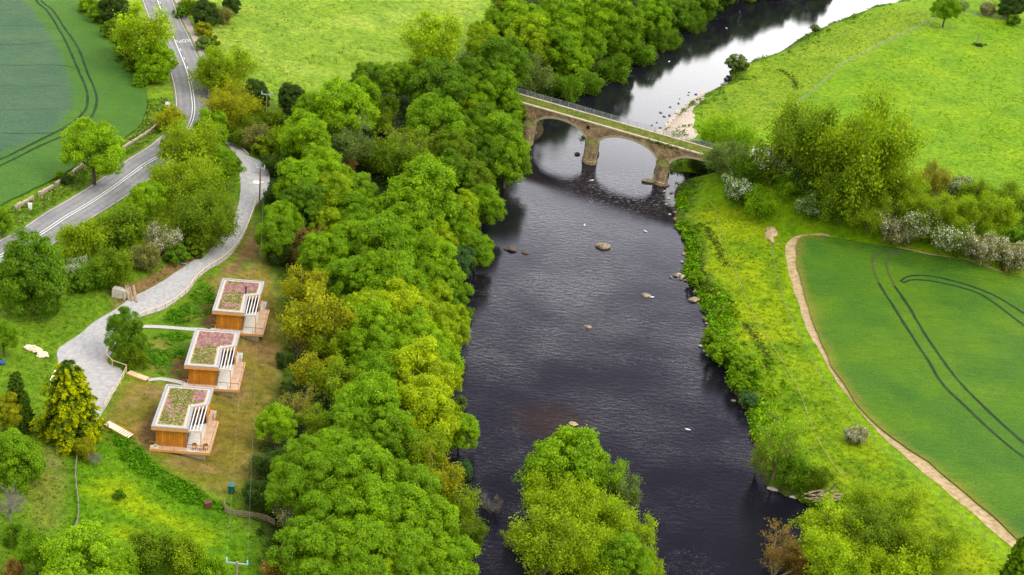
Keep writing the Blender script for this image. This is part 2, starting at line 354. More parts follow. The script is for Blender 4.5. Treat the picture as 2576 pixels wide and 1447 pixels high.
M_TIMBER2 = flat('orange_timber', (.66, .36, .13), .7)
M_RAIL = flat('brown_rail', (.25, .13, .06), .6)
M_BLACK = flat('black_metal', (.02, .015, .015), .5)
M_POLE = flat('weathered_pole', (.25, .2, .14), .8)
M_LOG = speckled('cut_wood', (.7, .55, .36), (.82, .72, .56), 3, .8, .04)
M_WHITE = flat('white_plastic', (.8, .8, .78), .5)
M_GREEN = flat('green_plastic', (.006, .10, .075), .4, .5)
M_RUST = flat('rust_brown', (.12, .05, .025), .8)
M_BLUE = flat('blue_sheet', (.03, .07, .32), .5)
M_TEAL = flat('pale_blue_sheet', (.25, .45, .5), .5)
M_GULL = flat('gull_white', (.82, .82, .82), .6)
M_WOVEN = speckled('woven_hazel', (.16, .12, .07), (.3, .24, .15), 5, .9, .03)
M_CERAM = flat('glazed_insulator', (.25, .55, .6), .3, .6)
M_FENCEW = flat('weathered_fence', (.36, .37, .30), .9)

# ------------------------------------------------------------------ object helpers
def tag(o, label=None, cat=None, group=None, kind=None):
    if label: o['label'] = label
    if cat: o['category'] = cat
    if group: o['group'] = group
    if kind: o['kind'] = kind
    return o
def link(name, me, parent=None, loc=None):
    o = bpy.data.objects.new(name, me); C.objects.link(o)
    if parent is not None: o.parent = parent
    if loc is not None: o.location = loc
    return o
def empty(name, loc=(0, 0, 0), rz=0):
    o = bpy.data.objects.new(name, None); C.objects.link(o); o.location = loc; o.rotation_euler = (0, 0, rz); o.empty_display_size = .3
    return o
def mesh_np(name, V, faces, m=None, smooth=False):
    me = bpy.data.meshes.new(name)
    V = np.asarray(V, np.float32); Fa = np.asarray(faces, np.int32)
    me.vertices.add(len(V)); me.vertices.foreach_set('co', V.ravel())
    k = Fa.shape[1]; me.loops.add(Fa.size); me.loops.foreach_set('vertex_index', Fa.ravel())
    me.polygons.add(len(Fa)); me.polygons.foreach_set('loop_start', np.arange(0, Fa.size, k, dtype=np.int32))
    me.polygons.foreach_set('loop_total', np.full(len(Fa), k, np.int32))
    if smooth: me.polygons.foreach_set('use_smooth', np.ones(len(Fa), bool))
    me.update(calc_edges=True); me.validate()
    if m: me.materials.append(m)
    return me
def set_tint(me, cols):
    a = me.attributes.new('tint', 'FLOAT_COLOR', 'POINT'); c = np.ones((len(cols), 4), np.float32); c[:, :3] = cols
    a.data.foreach_set('color', c.ravel())
class MB:
    """collects boxes, tubes, prisms into one mesh"""
    def __init__(s): s.v = []; s.f = []; s.m = []; s.uv = None
    def add(s, V, Fs, mi=0):
        b = len(s.v); s.v += [tuple(map(float, p)) for p in V]; s.f += [tuple(b + i for i in f) for f in Fs]; s.m += [mi] * len(Fs)
    def box(s, x0, x1, y0, y1, z0, z1, mi=0):
        V = [(x, y, z) for z in (z0, z1) for y in (y0, y1) for x in (x0, x1)]
        s.add(V, [(0, 2, 3, 1), (4, 5, 7, 6), (0, 1, 5, 4), (2, 6, 7, 3), (0, 4, 6, 2), (1, 3, 7, 5)], mi)
    def prism(s, poly, z0, z1, mi=0):
        n = len(poly); V = [(x, y, z0) for x, y in poly] + [(x, y, z1) for x, y in poly]
        s.add(V, [tuple(range(n - 1, -1, -1)), tuple(range(n, 2 * n))] + [(i, (i + 1) % n, n + (i + 1) % n, n + i) for i in range(n)], mi)
    def bar(s, a, b, wd, ht, mi=0):
        a, b = Vector(a), Vector(b); d = (b - a).normalized()
        sd_ = d.cross(Vector((0, 0, 1))); sd_ = sd_.normalized() if sd_.length > 1e-4 else Vector((1, 0, 0))
        u = sd_.cross(d)
        V = [p + sd_ * x + u * y for p in (a, b) for x, y in ((-wd / 2, -ht / 2), (wd / 2, -ht / 2), (wd / 2, ht / 2), (-wd / 2, ht / 2))]
        s.add(V, [(3, 2, 1, 0), (4, 5, 6, 7)] + [(i, (i + 1) % 4, 4 + (i + 1) % 4, 4 + i) for i in range(4)], mi)
    def tube(s, P, R, n=6, mi=0, cap=True):
        P = [Vector(p) for p in P]; rings = []
        for i, p in enumerate(P):
            d = (P[min(i + 1, len(P) - 1)] - P[max(i - 1, 0)]).normalized()
            a = d.cross(Vector((0, 0, 1))); a = a.normalized() if a.length > 1e-3 else Vector((1, 0, 0)); b_ = d.cross(a)
            rings.append([p + (a * math.cos(2 * math.pi * k / n) + b_ * math.sin(2 * math.pi * k / n)) * R[i] for k in range(n)])
        V = [q for r in rings for q in r]
        Fs = [(i * n + k, i * n + (k + 1) % n, (i + 1) * n + (k + 1) % n, (i + 1) * n + k) for i in range(len(P) - 1) for k in range(n)]
        if cap: Fs += [tuple(range(n - 1, -1, -1)), tuple((len(P) - 1) * n + k for k in range(n))]
        s.add(V, Fs, mi)
    def mesh(s, name, mats, smooth=False):
        me = bpy.data.meshes.new(name); me.from_pydata(s.v, [], s.f)
        for m_ in (mats if isinstance(mats, (list, tuple)) else [mats]): me.materials.append(m_)
        me.polygons.foreach_set('material_index', s.m)
        if smooth: me.polygons.foreach_set('use_smooth', np.ones(len(s.f), bool))
        me.update(); return me
    def build(s, name, mats, parent=None, loc=None, smooth=False): return link(name, s.mesh(name, mats, smooth), parent, loc)
def blob(mb, c, r, seed, sub=2, flat_=.7, amp_=.25, mi=0):
    bm = bmesh.new(); bmesh.ops.create_icosphere(bm, subdivisions=sub, radius=1)
    rn = random.Random(seed); ph = [Vector((rn.uniform(-3, 3), rn.uniform(-3, 3), rn.uniform(-3, 3))) for _ in range(4)]
    V = []
    for v in bm.verts:
        k = 1 + amp_ * sum(math.sin(v.co.dot(p) * 1.3 + p.x) for p in ph) / 2
        q = v.co * k; V.append((c[0] + q.x * r[0], c[1] + q.y * r[1], c[2] + q.z * r[2] * flat_))
    mb.add(V, [tuple(v.index for v in f.verts) for f in bm.faces], mi); bm.free()

# ------------------------------------------------------------------ polygon helpers
def inpoly(x, y, P):
    r = np.zeros(np.shape(x), bool); n = len(P)
    for i in range(n):
        x1, y1 = P[i]; x2, y2 = P[(i + 1) % n]
        c = ((y1 > y) != (y2 > y)) & (x < (x2 - x1) * (y - y1) / ((y2 - y1) or 1e-9) + x1); r ^= c
    return r
def sdist(x, y, P, closed=True):
    d = np.full(np.shape(x), 1e9); n = len(P)
    for i in range(n if closed else n - 1): d = np.minimum(d, seg_d(x, y, P[i], P[(i + 1) % n]))
    return np.where(inpoly(x, y, P), -d, d) if closed else d
def spline(P, step, closed=False):
    P = np.asarray(P, float); n = len(P); out_ = []
    for i in range(n if closed else n - 1):
        p0 = P[(i - 1) % n] if (closed or i > 0) else 2 * P[0] - P[1]
        p1 = P[i]; p2 = P[(i + 1) % n]
        p3 = P[(i + 2) % n] if (closed or i + 2 < n) else 2 * P[-1] - P[-2]
        k = max(2, int(np.linalg.norm(p2 - p1) / step))
        for t in np.arange(k) / k:
            out_.append(.5 * (2 * p1 + (p2 - p0) * t + (2 * p0 - 5 * p1 + 4 * p2 - p3) * t ** 2 + (3 * p1 - p0 - 3 * p2 + p3) * t ** 3))
    if not closed: out_.append(P[-1])
    return np.array(out_)
def drape(name, poly, spacing, dz, m, skirt=0, jit=0.0, seed=1, parent=None, smoothpoly=True, zfun=None, colfun=None):
    P = spline(poly, spacing * .8, True) if smoothpoly else np.array(poly)
    if jit:
        nn = np.roll(P, -1, 0) - np.roll(P, 1, 0); nn = np.stack([-nn[:, 1], nn[:, 0]], 1) / (np.linalg.norm(nn, axis=1)[:, None] + 1e-9)
        P = P + nn * (fnoise(P[:, 0], P[:, 1], 3.0, seed)[:, None] - .5) * 2 * jit
    gx, gy = np.meshgrid(np.arange(P[:, 0].min(), P[:, 0].max(), spacing), np.arange(P[:, 1].min(), P[:, 1].max(), spacing))
    gx = gx.ravel() + spacing * .13; gy = gy.ravel() + spacing * .17
    ok = sdist(gx, gy, P) < -spacing * .45
    V2 = [Vector(p) for p in P] + [Vector((a, b)) for a, b in zip(gx[ok], gy[ok])]
    n = len(P); r = delaunay_2d_cdt(V2, [(i, (i + 1) % n) for i in range(n)], [], 1, 1e-4)
    vx = np.array([tuple(v) for v in r[0]]); fs = [tuple(f) for f in r[2]]
    z = (hgt(vx[:, 0], vx[:, 1]) if zfun is None else zfun(vx[:, 0], vx[:, 1])) + dz
    V = np.column_stack([vx, z]); nv = len(V)
    me = bpy.data.meshes.new(name)
    if skirt:
        from collections import Counter
        ec = {}
        for f in fs:
            for a, b in zip(f, f[1:] + f[:1]): ec[(a, b)] = 1
        V = np.vstack([V, V - np.array((0, 0, skirt))])
        fs += [(b, a, a + nv, b + nv) for a, b in list(ec) if (b, a) not in ec]
    me.from_pydata([tuple(v) for v in V], [], fs); me.materials.append(m); me.update()
    if colfun is not None: set_tint(me, colfun(V[:, 0], V[:, 1]))
    return link(name, me, parent)
def ribbon_mesh(name, P, offs, dz, m, step=1.0, zfun=None, jit=0):
    P = spline(P, step); d = np.gradient(P, axis=0); d /= np.linalg.norm(d, axis=1)[:, None] + 1e-9
    nr = np.stack([d[:, 1], -d[:, 0]], 1)
    k = len(offs); V = []
    for j, o in enumerate(offs):
        oo = o + (fnoise(P[:, 0], P[:, 1], 2.5, 9 + j) - .5) * 2 * jit if jit and j in (0, k - 1) else o
        Q = P + nr * (oo[:, None] if isinstance(oo, np.ndarray) else oo)
        V.append(np.column_stack([Q, (hgt(Q[:, 0], Q[:, 1]) if zfun is None else zfun(Q[:, 0], Q[:, 1])) + dz]))
    V = np.stack(V, 1).reshape(-1, 3); n = len(P)
    fs = [(i * k + j, i * k + j + 1, (i + 1) * k + j + 1, (i + 1) * k + j) for i in range(n - 1) for j in range(k - 1)]
    return mesh_np(name, V, fs, m)

# ------------------------------------------------------------------ regions (measured outlines -> land)
SOILP = pts([(520, 700), (600, 690), (665, 640), (700, 760), (715, 900), (700, 1010), (670, 1110), (640, 1210), (560, 1245), (450, 1195), (395, 1150), (290, 1110), (262, 1050), (320, 960), (440, 965), (470, 850), (530, 830)])
WOODP = pts([(640, 330), (670, 420), (655, 520), (690, 640), (725, 780), (715, 930), (690, 1030), (660, 1110), (640, 1200), (640, 1300), (690, 1500), (1200, 1500), (1180, 1300), (1120, 1100), (1110, 900), (1140, 740), (1200, 560), (1290, 400), (1330, 320), (1480, 200), (1780, 0), (1800, -80), (1300, -80), (1260, 0), (1200, 110), (1040, 180), (950, 170), (890, 200), (740, 250)], 1.0)
DIRT1 = pts([(583, 540), (603, 500), (603, 535), (575, 585), (537, 630), (470, 675), (388, 728), (330, 758), (290, 785), (280, 730), (330, 715), (440, 660), (520, 615), (560, 580)])
DIRT2 = pts([(640, 560), (660, 590), (650, 640), (600, 690), (560, 690), (540, 700), (590, 650)])
BANKL = pts([(500, 705), (540, 720), (535, 790), (470, 820), (395, 815), (420, 790), (470, 760)])
BANKM = pts([(380, 840), (450, 835), (480, 845), (470, 930), (440, 950), (360, 930), (350, 900)])
NETTLE = pts([(280, 1085), (350, 1120), (400, 1180), (470, 1215), (540, 1260), (575, 1300), (520, 1310), (440, 1250), (370, 1215), (300, 1150)])
LMEAD = pts([(180, 1130), (270, 1090), (400, 1180), (540, 1270), (560, 1360), (680, 1330), (720, 1480), (60, 1480), (160, 1360)])
YEL1 = [pts([(x, y)])[0] for x, y in ((275, 1215), (300, 1265), (350, 1280), (410, 1300), (460, 1330), (480, 1345), (340, 1345), (250, 1235))]
LTRACK = pts([(100, 1120), (150, 1110), (165, 1200), (150, 1320), (100, 1350), (70, 1260)])
RBANK = pts([(1720, 520), (1800, 510), (1900, 545), (1985, 600), (1975, 700), (2010, 830), (2080, 960), (2200, 1120), (2380, 1290), (2540, 1440), (2540, 1530), (1980, 1530), (2050, 1290), (1930, 1230), (1895, 1070), (1830, 940), (1780, 850), (1760, 750), (1725, 660)])
RFAR = pts([(1740, 260), (1830, 215), (1960, 140), (2090, 70), (2240, 20), (2385, 35), (2280, 85), (2200, 122), (2115, 167), (2035, 240), (1990, 270), (1900, 330), (1780, 340)])
def ground_cols(x, y):
    n1 = fnoise(x, y, 11, 21); n2 = fnoise(x, y, 3.2, 31); n3 = fnoise(x, y, 30, 41)
    c = np.empty((len(x), 3)); c[:] = (.125, .235, .010)
    sl = xL(y) - x; sr = x - xR(y)
    def lay(mask, col):
        c[:] = c * (1 - mask[:, None]) + np.array(col) * mask[:, None]
    sm = lambda v, a, b: (lambda t: t * t * (3 - 2 * t))(np.clip((v - a) / (b - a), 0, 1))
    soft = lambda P, wd, nz=n2: 1 - sm(sdist(x, y, P) + (nz - .5) * wd * 1.6, -wd, wd)
    lay((sl > 0) * sm(y, 270, 330) * .9, (.195, .315, .022)); lay((sl > 0) * sm(y, 300, 340) * sm(n1, .45, .7) * .7, (.27, .37, .05))
    lay((sl > 0) * sm(y, 310, 350) * sm(n2, .55, .8) * .5, (.10, .2, .02))
    lay((sr > 0) * 1.0, (.150, .285, .003)); lay((sr > 0) * sm(n1, .45, .7) * .6, (.195, .32, .003)); lay((sr > 0) * sm(n2, .55, .8) * .35, (.10, .22, .004))
    lay(soft(RFAR, 2.5), (.185, .29, .010)); lay(soft(RFAR, 2.5) * sm(n2, .5, .72) * .6, (.11, .215, .012))
    m = soft(RBANK, 2.0); lay(m, (.165, .275, .004)); lay(m * sm(n1, .5, .66) * .55, (.265, .345, .003)); lay(m * sm(n2, .52, .75) * .65, (.085, .17, .006))
    lay((sr > 0) * (1 - sm(sr + (n2 - .5) * 3, 2.0, 5.0)), (.09, .16, .012))
    lay(soft(LMEAD, 1.5), (.105, .235, .004))
    for q in YEL1: lay((1 - sm(np.hypot((x - q[0]) * .45, (y - q[1]) * 1.0) + (n2 - .5) * 3, .3, 2.2)) * .7, (.25, .36, .002))
    lay(soft(LTRACK, 1.5) * .75, (.19, .21, .035)); lay(soft(LTRACK, 1.5) * sm(n2, .6, .72) * .6, (.3, .25, .12))
    m = soft(SOILP, 1.6); lay(m * .95, (.20, .165, .026)); lay(m * sm(n2, .42, .62) * .85, (.29, .195, .08)); lay(m * sm(n1, .5, .7) * .6, (.12, .16, .010))
    for P in (DIRT1, DIRT2): lay(soft(P, .8), (.25, .155, .07)); lay(soft(P, .8) * sm(n2, .55, .7) * .7, (.12, .12, .03))
    for P in (BANKL, BANKM): lay(soft(P, .8), (.07, .17, .008)); lay(soft(P, .8) * sm(n2, .55, .7) * .9, (.20, .19, .04))
    for o, a in CAB:
        ex = np.array((math.cos(a), math.sin(a))); ey = np.array((-ex[1], ex[0])); u = (x - o[0]) * ex[0] + (y - o[1]) * ex[1]; v = (x - o[0]) * ey[0] + (y - o[1]) * ey[1]
        q = np.hypot((u + .3) / 2.3, (v - 5.2) / 5.6); lay(1 - sm(q + (n2 - .5) * .4, .8, 1.0), (.13, .08, .035))
    lay(soft(NETTLE, 1.0), (.075, .19, .005))
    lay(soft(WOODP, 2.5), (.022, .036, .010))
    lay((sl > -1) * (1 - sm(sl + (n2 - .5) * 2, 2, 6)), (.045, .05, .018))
    e = np.hypot((x - ISL[0]) / 7.2, (y - ISL[1]) / 24.0); lay((1 - sm(e, .9, 1.1)), (.05, .075, .015))
    edge = (1 - sm(np.maximum(sl, sr) + (n2 - .5) * .9, .3, 1.5)); lay(edge, (.06, .045, .025)); lay(edge * (sl > -3), (.03, .035, .014))
    return np.clip(c * (.94, .92, .9), .002, 1)

# ------------------------------------------------------------------ the land, as one sheet
def axis(a, b, st, far):
    core = np.arange(a, b + .01, st); l = [a]; s = st
    while l[-1] > -far: s *= 1.35; l.append(l[-1] - s)
    r = [core[-1]]; s = st
    while r[-1] < far: s *= 1.35; r.append(r[-1] + s)
    return np.concatenate([np.array(l[1:])[::-1], core, np.array(r[1:])])
ax_, ay_ = axis(-150, 165, 1.1, 4000), axis(135, 520, 1.2, 5000)
GX, GY = np.meshgrid(ax_, ay_); nx, ny = len(ax_), len(ay_)
gx, gy = GX.ravel(), GY.ravel()
idx = np.arange(nx * ny).reshape(ny, nx)
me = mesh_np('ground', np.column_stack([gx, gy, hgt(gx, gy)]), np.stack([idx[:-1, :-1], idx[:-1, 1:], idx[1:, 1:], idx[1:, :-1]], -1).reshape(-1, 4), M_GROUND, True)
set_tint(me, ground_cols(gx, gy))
tag(link('ground', me), 'grassy valley land with meadows and banks on both sides of the river', 'ground', kind='structure')
# water
yy = np.arange(60, 1500, 6.0); V = []; fs = []
for i, y in enumerate(yy): V += [(float(xL(y)) - 14, y, 0), (float(xR(y)) + 16, y, 0)]
tag(link('river', mesh_np('river', V, [(2 * i, 2 * i + 1, 2 * i + 3, 2 * i + 2) for i in range(len(yy) - 1)], M_WATER)), 'wide dark peaty river flowing under the stone bridge', 'river', kind='structure')

# ------------------------------------------------------------------ crop fields
LC = pts([(150, -120), (197, 0), (250, 50), (300, 110), (333, 163), (360, 207), (370, 250), (360, 300), (333, 335), (270, 378), (215, 410), (150, 445), (81, 481), (11, 512), (-60, 545), (-420, 620), (-700, 300), (-500, -160)])
INNER = pts([(-60, -100), (78, 13), (133, 100), (170, 177), (183, 240), (180, 277), (157, 307), (110, 340), (50, 367), (0, 383), (-120, 420), (-520, 480), (-650, 200)], .4)
def lc_cols(x, y):
    n = fnoise(x, y, 6, 3); d = sdist(x, y, INNER) + (n - .5) * 1.2
    k = np.clip(.5 - d / .9, 0, 1)[:, None]
    return (1 - k) * np.array((.056, .138, .014)) + k * np.array((.056, .112, .056))
tag(drape('crop_field', LC, 1.6, .35, M_CROP, .7, .35, 3, colfun=lc_cols), 'green cereal field with a blue-green middle, left of the main road', 'crop field', kind='structure')
RC = pts([(2014, 599), (2004, 616), (2004, 669), (2017, 722), (2034, 782), (2054, 842), (2077, 892), (2107, 949), (2167, 1036), (2250, 1108), (2334, 1166), (2417, 1236), (2484, 1292), (2540, 1342), (2640, 1440), (2800, 1560), (3100, 1300), (3000, 800), (2800, 752), (2576, 702), (2484, 676), (2384, 652), (2267, 629), (2150, 609), (2067, 597)])
def rc_cols(x, y):
    n = fnoise(x, y, 9, 8); k = np.clip((n - .3) / .4, 0, 1)[:, None]
    c = (1 - k) * np.array((.050, .128, .010)) + k * np.array((.076, .160, .006))
    d = -sdist(x, y, RC); e = np.clip(1 - d / 1.5 + (fnoise(x, y, 2, 4) - .5) * 1.4, 0, 1)[:, None] * .6
    west = (x < np.interp(y, [180, 280], [85, 60]))[:, None]
    return np.where(west, c * (1 - e) + np.array((.22, .17, .03)) * e, c)
tag(drape('crop_field', RC, 1.6, .32, M_CROP, .6, .3, 5, colfun=rc_cols), 'dark green cereal field on the right bank, edged by a bare dirt track', 'crop field', kind='structure')
STRIP = pts([(2080, 590), (2017, 592), (1983, 608), (1977, 639), (1990, 709), (2010, 769), (2033, 836), (2076, 909), (2109, 965), (2169, 1045), (2226, 1105), (2309, 1178), (2393, 1248), (2476, 1318), (2543, 1376), (2640, 1470), (2700, 1470), (2555, 1348), (2500, 1298), (2430, 1240), (2347, 1170), (2263, 1112), (2180, 1040), (2120, 957), (2092, 901), (2069, 851), (2049, 788), (2034, 730), (2022, 672), (2018, 626), (2036, 612), (2080, 606)])
tag(drape('dirt_track', STRIP, .8, .05, M_SOIL, 0, .25, 7), 'bare sandy dirt track curving round the dark green field', 'dirt track', kind='structure')
tag(drape('dirt_strip', pts([(2262, 622), (2384, 645), (2484, 668), (2600, 700), (2600, 706), (2484, 675), (2384, 651), (2267, 627)]), .8, .06, M_SOIL, 0, .15, 7), 'thin bare soil strip between the hedge and the dark green field', 'dirt strip', kind='structure')
def lines(name, lst, wd, dz, m, label):
    Vs = []; Fs = []; b = 0
    for l in lst:
        q = ribbon_mesh('tmp', pts(l, .32), (-wd / 2, 0, wd / 2), dz, m, .9, jit=.12)
        v = np.empty(len(q.vertices) * 3); q.vertices.foreach_get('co', v); f = np.array([tuple(p.vertices) for p in q.polygons])
        Vs.append(v.reshape(-1, 3)); Fs.append(f + b); b += len(v) // 3; bpy.data.meshes.remove(q)
    tag(link(name, mesh_np(name, np.vstack(Vs), np.vstack(Fs), m)), label, 'wheel tracks', kind='structure')
lines('tramlines', [[(60, -60), (90, 0), (117, 27), (147, 73), (173, 123), (197, 177), (213, 213), (220, 243), (217, 273), (197, 297), (160, 323), (100, 353), (33, 387), (0, 402), (-80, 435)],
                    [(75, -60), (103, 0), (133, 27), (163, 73), (197, 123), (217, 177), (233, 213), (243, 243), (240, 273), (225, 300), (180, 333), (100, 368), (33, 402), (0, 417), (-80, 450)]], .5, .39, M_RUT, 'pair of dark tramlines curving through the left cereal field')
lines('tramlines', [[(-60, 66), (70, 65), (140, 72), (165, 75)], [(-60, 112), (90, 110), (150, 103), (196, 120)], [(-60, 163), (120, 164), (200, 172)], [(-60, 217), (120, 217), (213, 213)], [(-60, 278), (180, 276), (205, 290)], [(-60, 335), (110, 336), (160, 328)]], .13, .375, M_RUT, 'faint cross lines in the left cereal field')
lines('tramlines', [[(2210, 712), (2237, 756), (2284, 829), (2334, 906), (2370, 965), (2434, 1028), (2517, 1105), (2576, 1152), (2700, 1250)], [(2250, 720), (2284, 769), (2334, 852), (2414, 962), (2484, 1032), (2576, 1115), (2700, 1210)],
                    [(2264, 709), (2284, 696), (2334, 694), (2400, 708), (2467, 729), (2517, 752), (2576, 789), (2700, 870)], [(2270, 712), (2300, 704), (2367, 712), (2450, 734), (2500, 762), (2576, 819), (2700, 910)]], .52, .36, M_RUT, 'dark tramlines sweeping through the right cereal field')
lines('tramlines', [[(2260, 634), (2212, 637), (2196, 650), (2196, 672), (2210, 712)], [(2270, 640), (2240, 642), (2230, 656), (2233, 680), (2250, 720)]], .5, .36, M_RUTB, 'bare brown turning tracks at the head of the right cereal field')

# ------------------------------------------------------------------ main road and gravel drive
CL = pts([(340, -150), (372, -60), (395, 0), (418, 57), (433, 88), (448, 123), (462, 157), (472, 187), (480, 217), (485, 247), (486.7, 277), (480, 308), (458, 343), (428, 373), (397, 395), (363, 415), (273, 480), (185, 535), (97, 592), (10, 640), (-100, 700), (-250, 780)])
RO_ = (-3.7, -3.1, -2.5, -1.8, -1.1, -.5, 0, .5, 1.1, 1.8, 2.5, 3.1, 3.7)
rm = ribbon_mesh('road', CL, RO_, .06, M_TARMAC)
va = rm.attributes.new('wear', 'FLOAT', 'POINT'); va.data.foreach_set('value', np.tile(np.array((.1, .5, .85, .45, .9, .5, .1, .5, .9, .45, .85, .5, .1), np.float32), len(rm.vertices) // len(RO_)))
road = tag(link('road', rm), 'grey tarmac main road bending past the crop field with white centre lines', 'road', kind='structure')
CLs = spline(CL, .5); arc = np.r_[0, np.cumsum(np.linalg.norm(np.diff(CLs, axis=0), axis=1))]
def sub(a, b): return np.stack([np.interp(np.arange(a, b + .01, min(1.0, (b - a) / 3)), arc, CLs[:, k]) for k in (0, 1)], 1)
iB = arc[np.argmin(np.hypot(*(CLs - at(478, 205)[:2]).T))]
def mline(nm, a, b, o, wd=.15, m=M_PAINT): return link(nm, ribbon_mesh(nm, sub(a, b), (o - wd / 2, o + wd / 2), .066, m), road)
mline('centre_line', 0, iB, 0, .2)
mline('centre_line', iB, arc[-1], -.24, .17); mline('centre_line', iB, arc[-1], .24, .17)
a = 6.0; side = -1 if True else 1
while a < iB:
    mline('lane_dash', a, a + 1.4, -.42, .16); a += 5.2
# offset sign: +offset is right of travel direction (towards the camera), i.e. left in the photo
mline('edge_line', 0, arc[-1], 3.35, .16, M_EDGE); mline('edge_line', 0, arc[-1], -3.4, .12, M_EDGE)
fc = bpy.data.curves.new('lettering', 'FONT'); fc.body = 'SLOW'; fc.size = 1; fc.align_x = 'CENTER'; fc.align_y = 'CENTER'; fc.extrude = .002
lo = link('lettering', fc, None); fc.materials.append(M_PAINT)
p = at(462, 104); i = np.argmin(np.hypot(*(CLs - p[:2]).T)); td = CLs[i + 3] - CLs[i - 3]; td /= np.linalg.norm(td)
lo.location = (p[0], p[1], p[2] + .09); lo.rotation_euler = (0, 0, math.atan2(td[1], td[0]) - math.pi / 2); lo.scale = (1.15, 2.9, 1)
bpy.context.view_layer.update(); lo.parent = road
tag(link('pavement', ribbon_mesh('pavement', sub(0, iB - 10), (-5.5, -4.7, -3.95), .14, M_FOOT)), 'pinkish roadside footpath on the far right edge of the main road', 'pavement', kind='structure')
TRK = pts([(553, 332), (593, 361), (623, 391), (657, 407), (677, 433), (672, 482), (643, 519), (620, 579), (593, 626), (560, 659), (500, 699), (467, 739), (417, 776), (340, 804), (302, 840), (285, 880), (268, 912), (307, 932), (299, 965), (262, 1028), (235, 1070), (170, 1060), (150, 1000), (145, 932), (143, 886), (160, 869), (200, 842), (240, 809), (290, 779), (327, 752), (383, 722), (467, 669), (533, 626), (567, 582), (597, 526), (605, 482), (600, 427), (587, 387), (560, 352), (500, 322), (500, 300)])
tag(drape('gravel_drive', TRK, .9, .05, M_TRACK, 0, .22, 4), 'pale grey gravel drive winding down from the road to the cabins', 'drive', kind='structure')
def path(name, l, wd, m, label, dz=.07):
    return tag(link(name, ribbon_mesh(name, pts(l), (-wd / 2, 0, wd / 2), dz, m, .6, jit=.06)), label, 'path', kind='structure')
path('gravel_path', [(352, 822), (400, 823), (440, 826), (480, 829), (520, 832)], .9, M_PATH, 'pale gravel path leading to the farthest cabin')
path('gravel_path', [(372, 957), (400, 954), (420, 956), (455, 963), (468, 970)], .8, M_PATH, 'pale gravel path leading to the middle cabin')
path('foot_path', [(1740, 500), (1787, 509), (1807, 549), (1814, 595), (1840, 655), (1854, 689), (1880, 760), (1930, 850), (1985, 940), (2010, 985), (2050, 1090), (2084, 1151), (2120, 1200)], .16, M_WORN, 'faint trodden footpath along the right river bank')
tag(drape('gravel_bar', pts([(1650, 338), (1672, 322), (1697, 293), (1722, 266), (1745, 250), (1775, 232), (1768, 255), (1745, 275), (1742, 300), (1748, 325), (1738, 348), (1705, 352)]), .7, .12, M_PEBBLE, .3, 1.3, 11, zfun=lambda x, y: np.maximum(hgt(x, y), -.05)), 'pale pebble beach on the river edge beyond the bridge', 'gravel bar', kind='structure')
mo = MB(); q = at(1938, 590); blob(mo, (0, 0, 0), (1.0, 3.3, .45), 4, 3, 1, .42)
tag(mo.build('soil_mound', M_SOIL, None, q, True), 'small heap of bare brown soil beside the corner of the dirt track', 'soil heap', kind='structure')

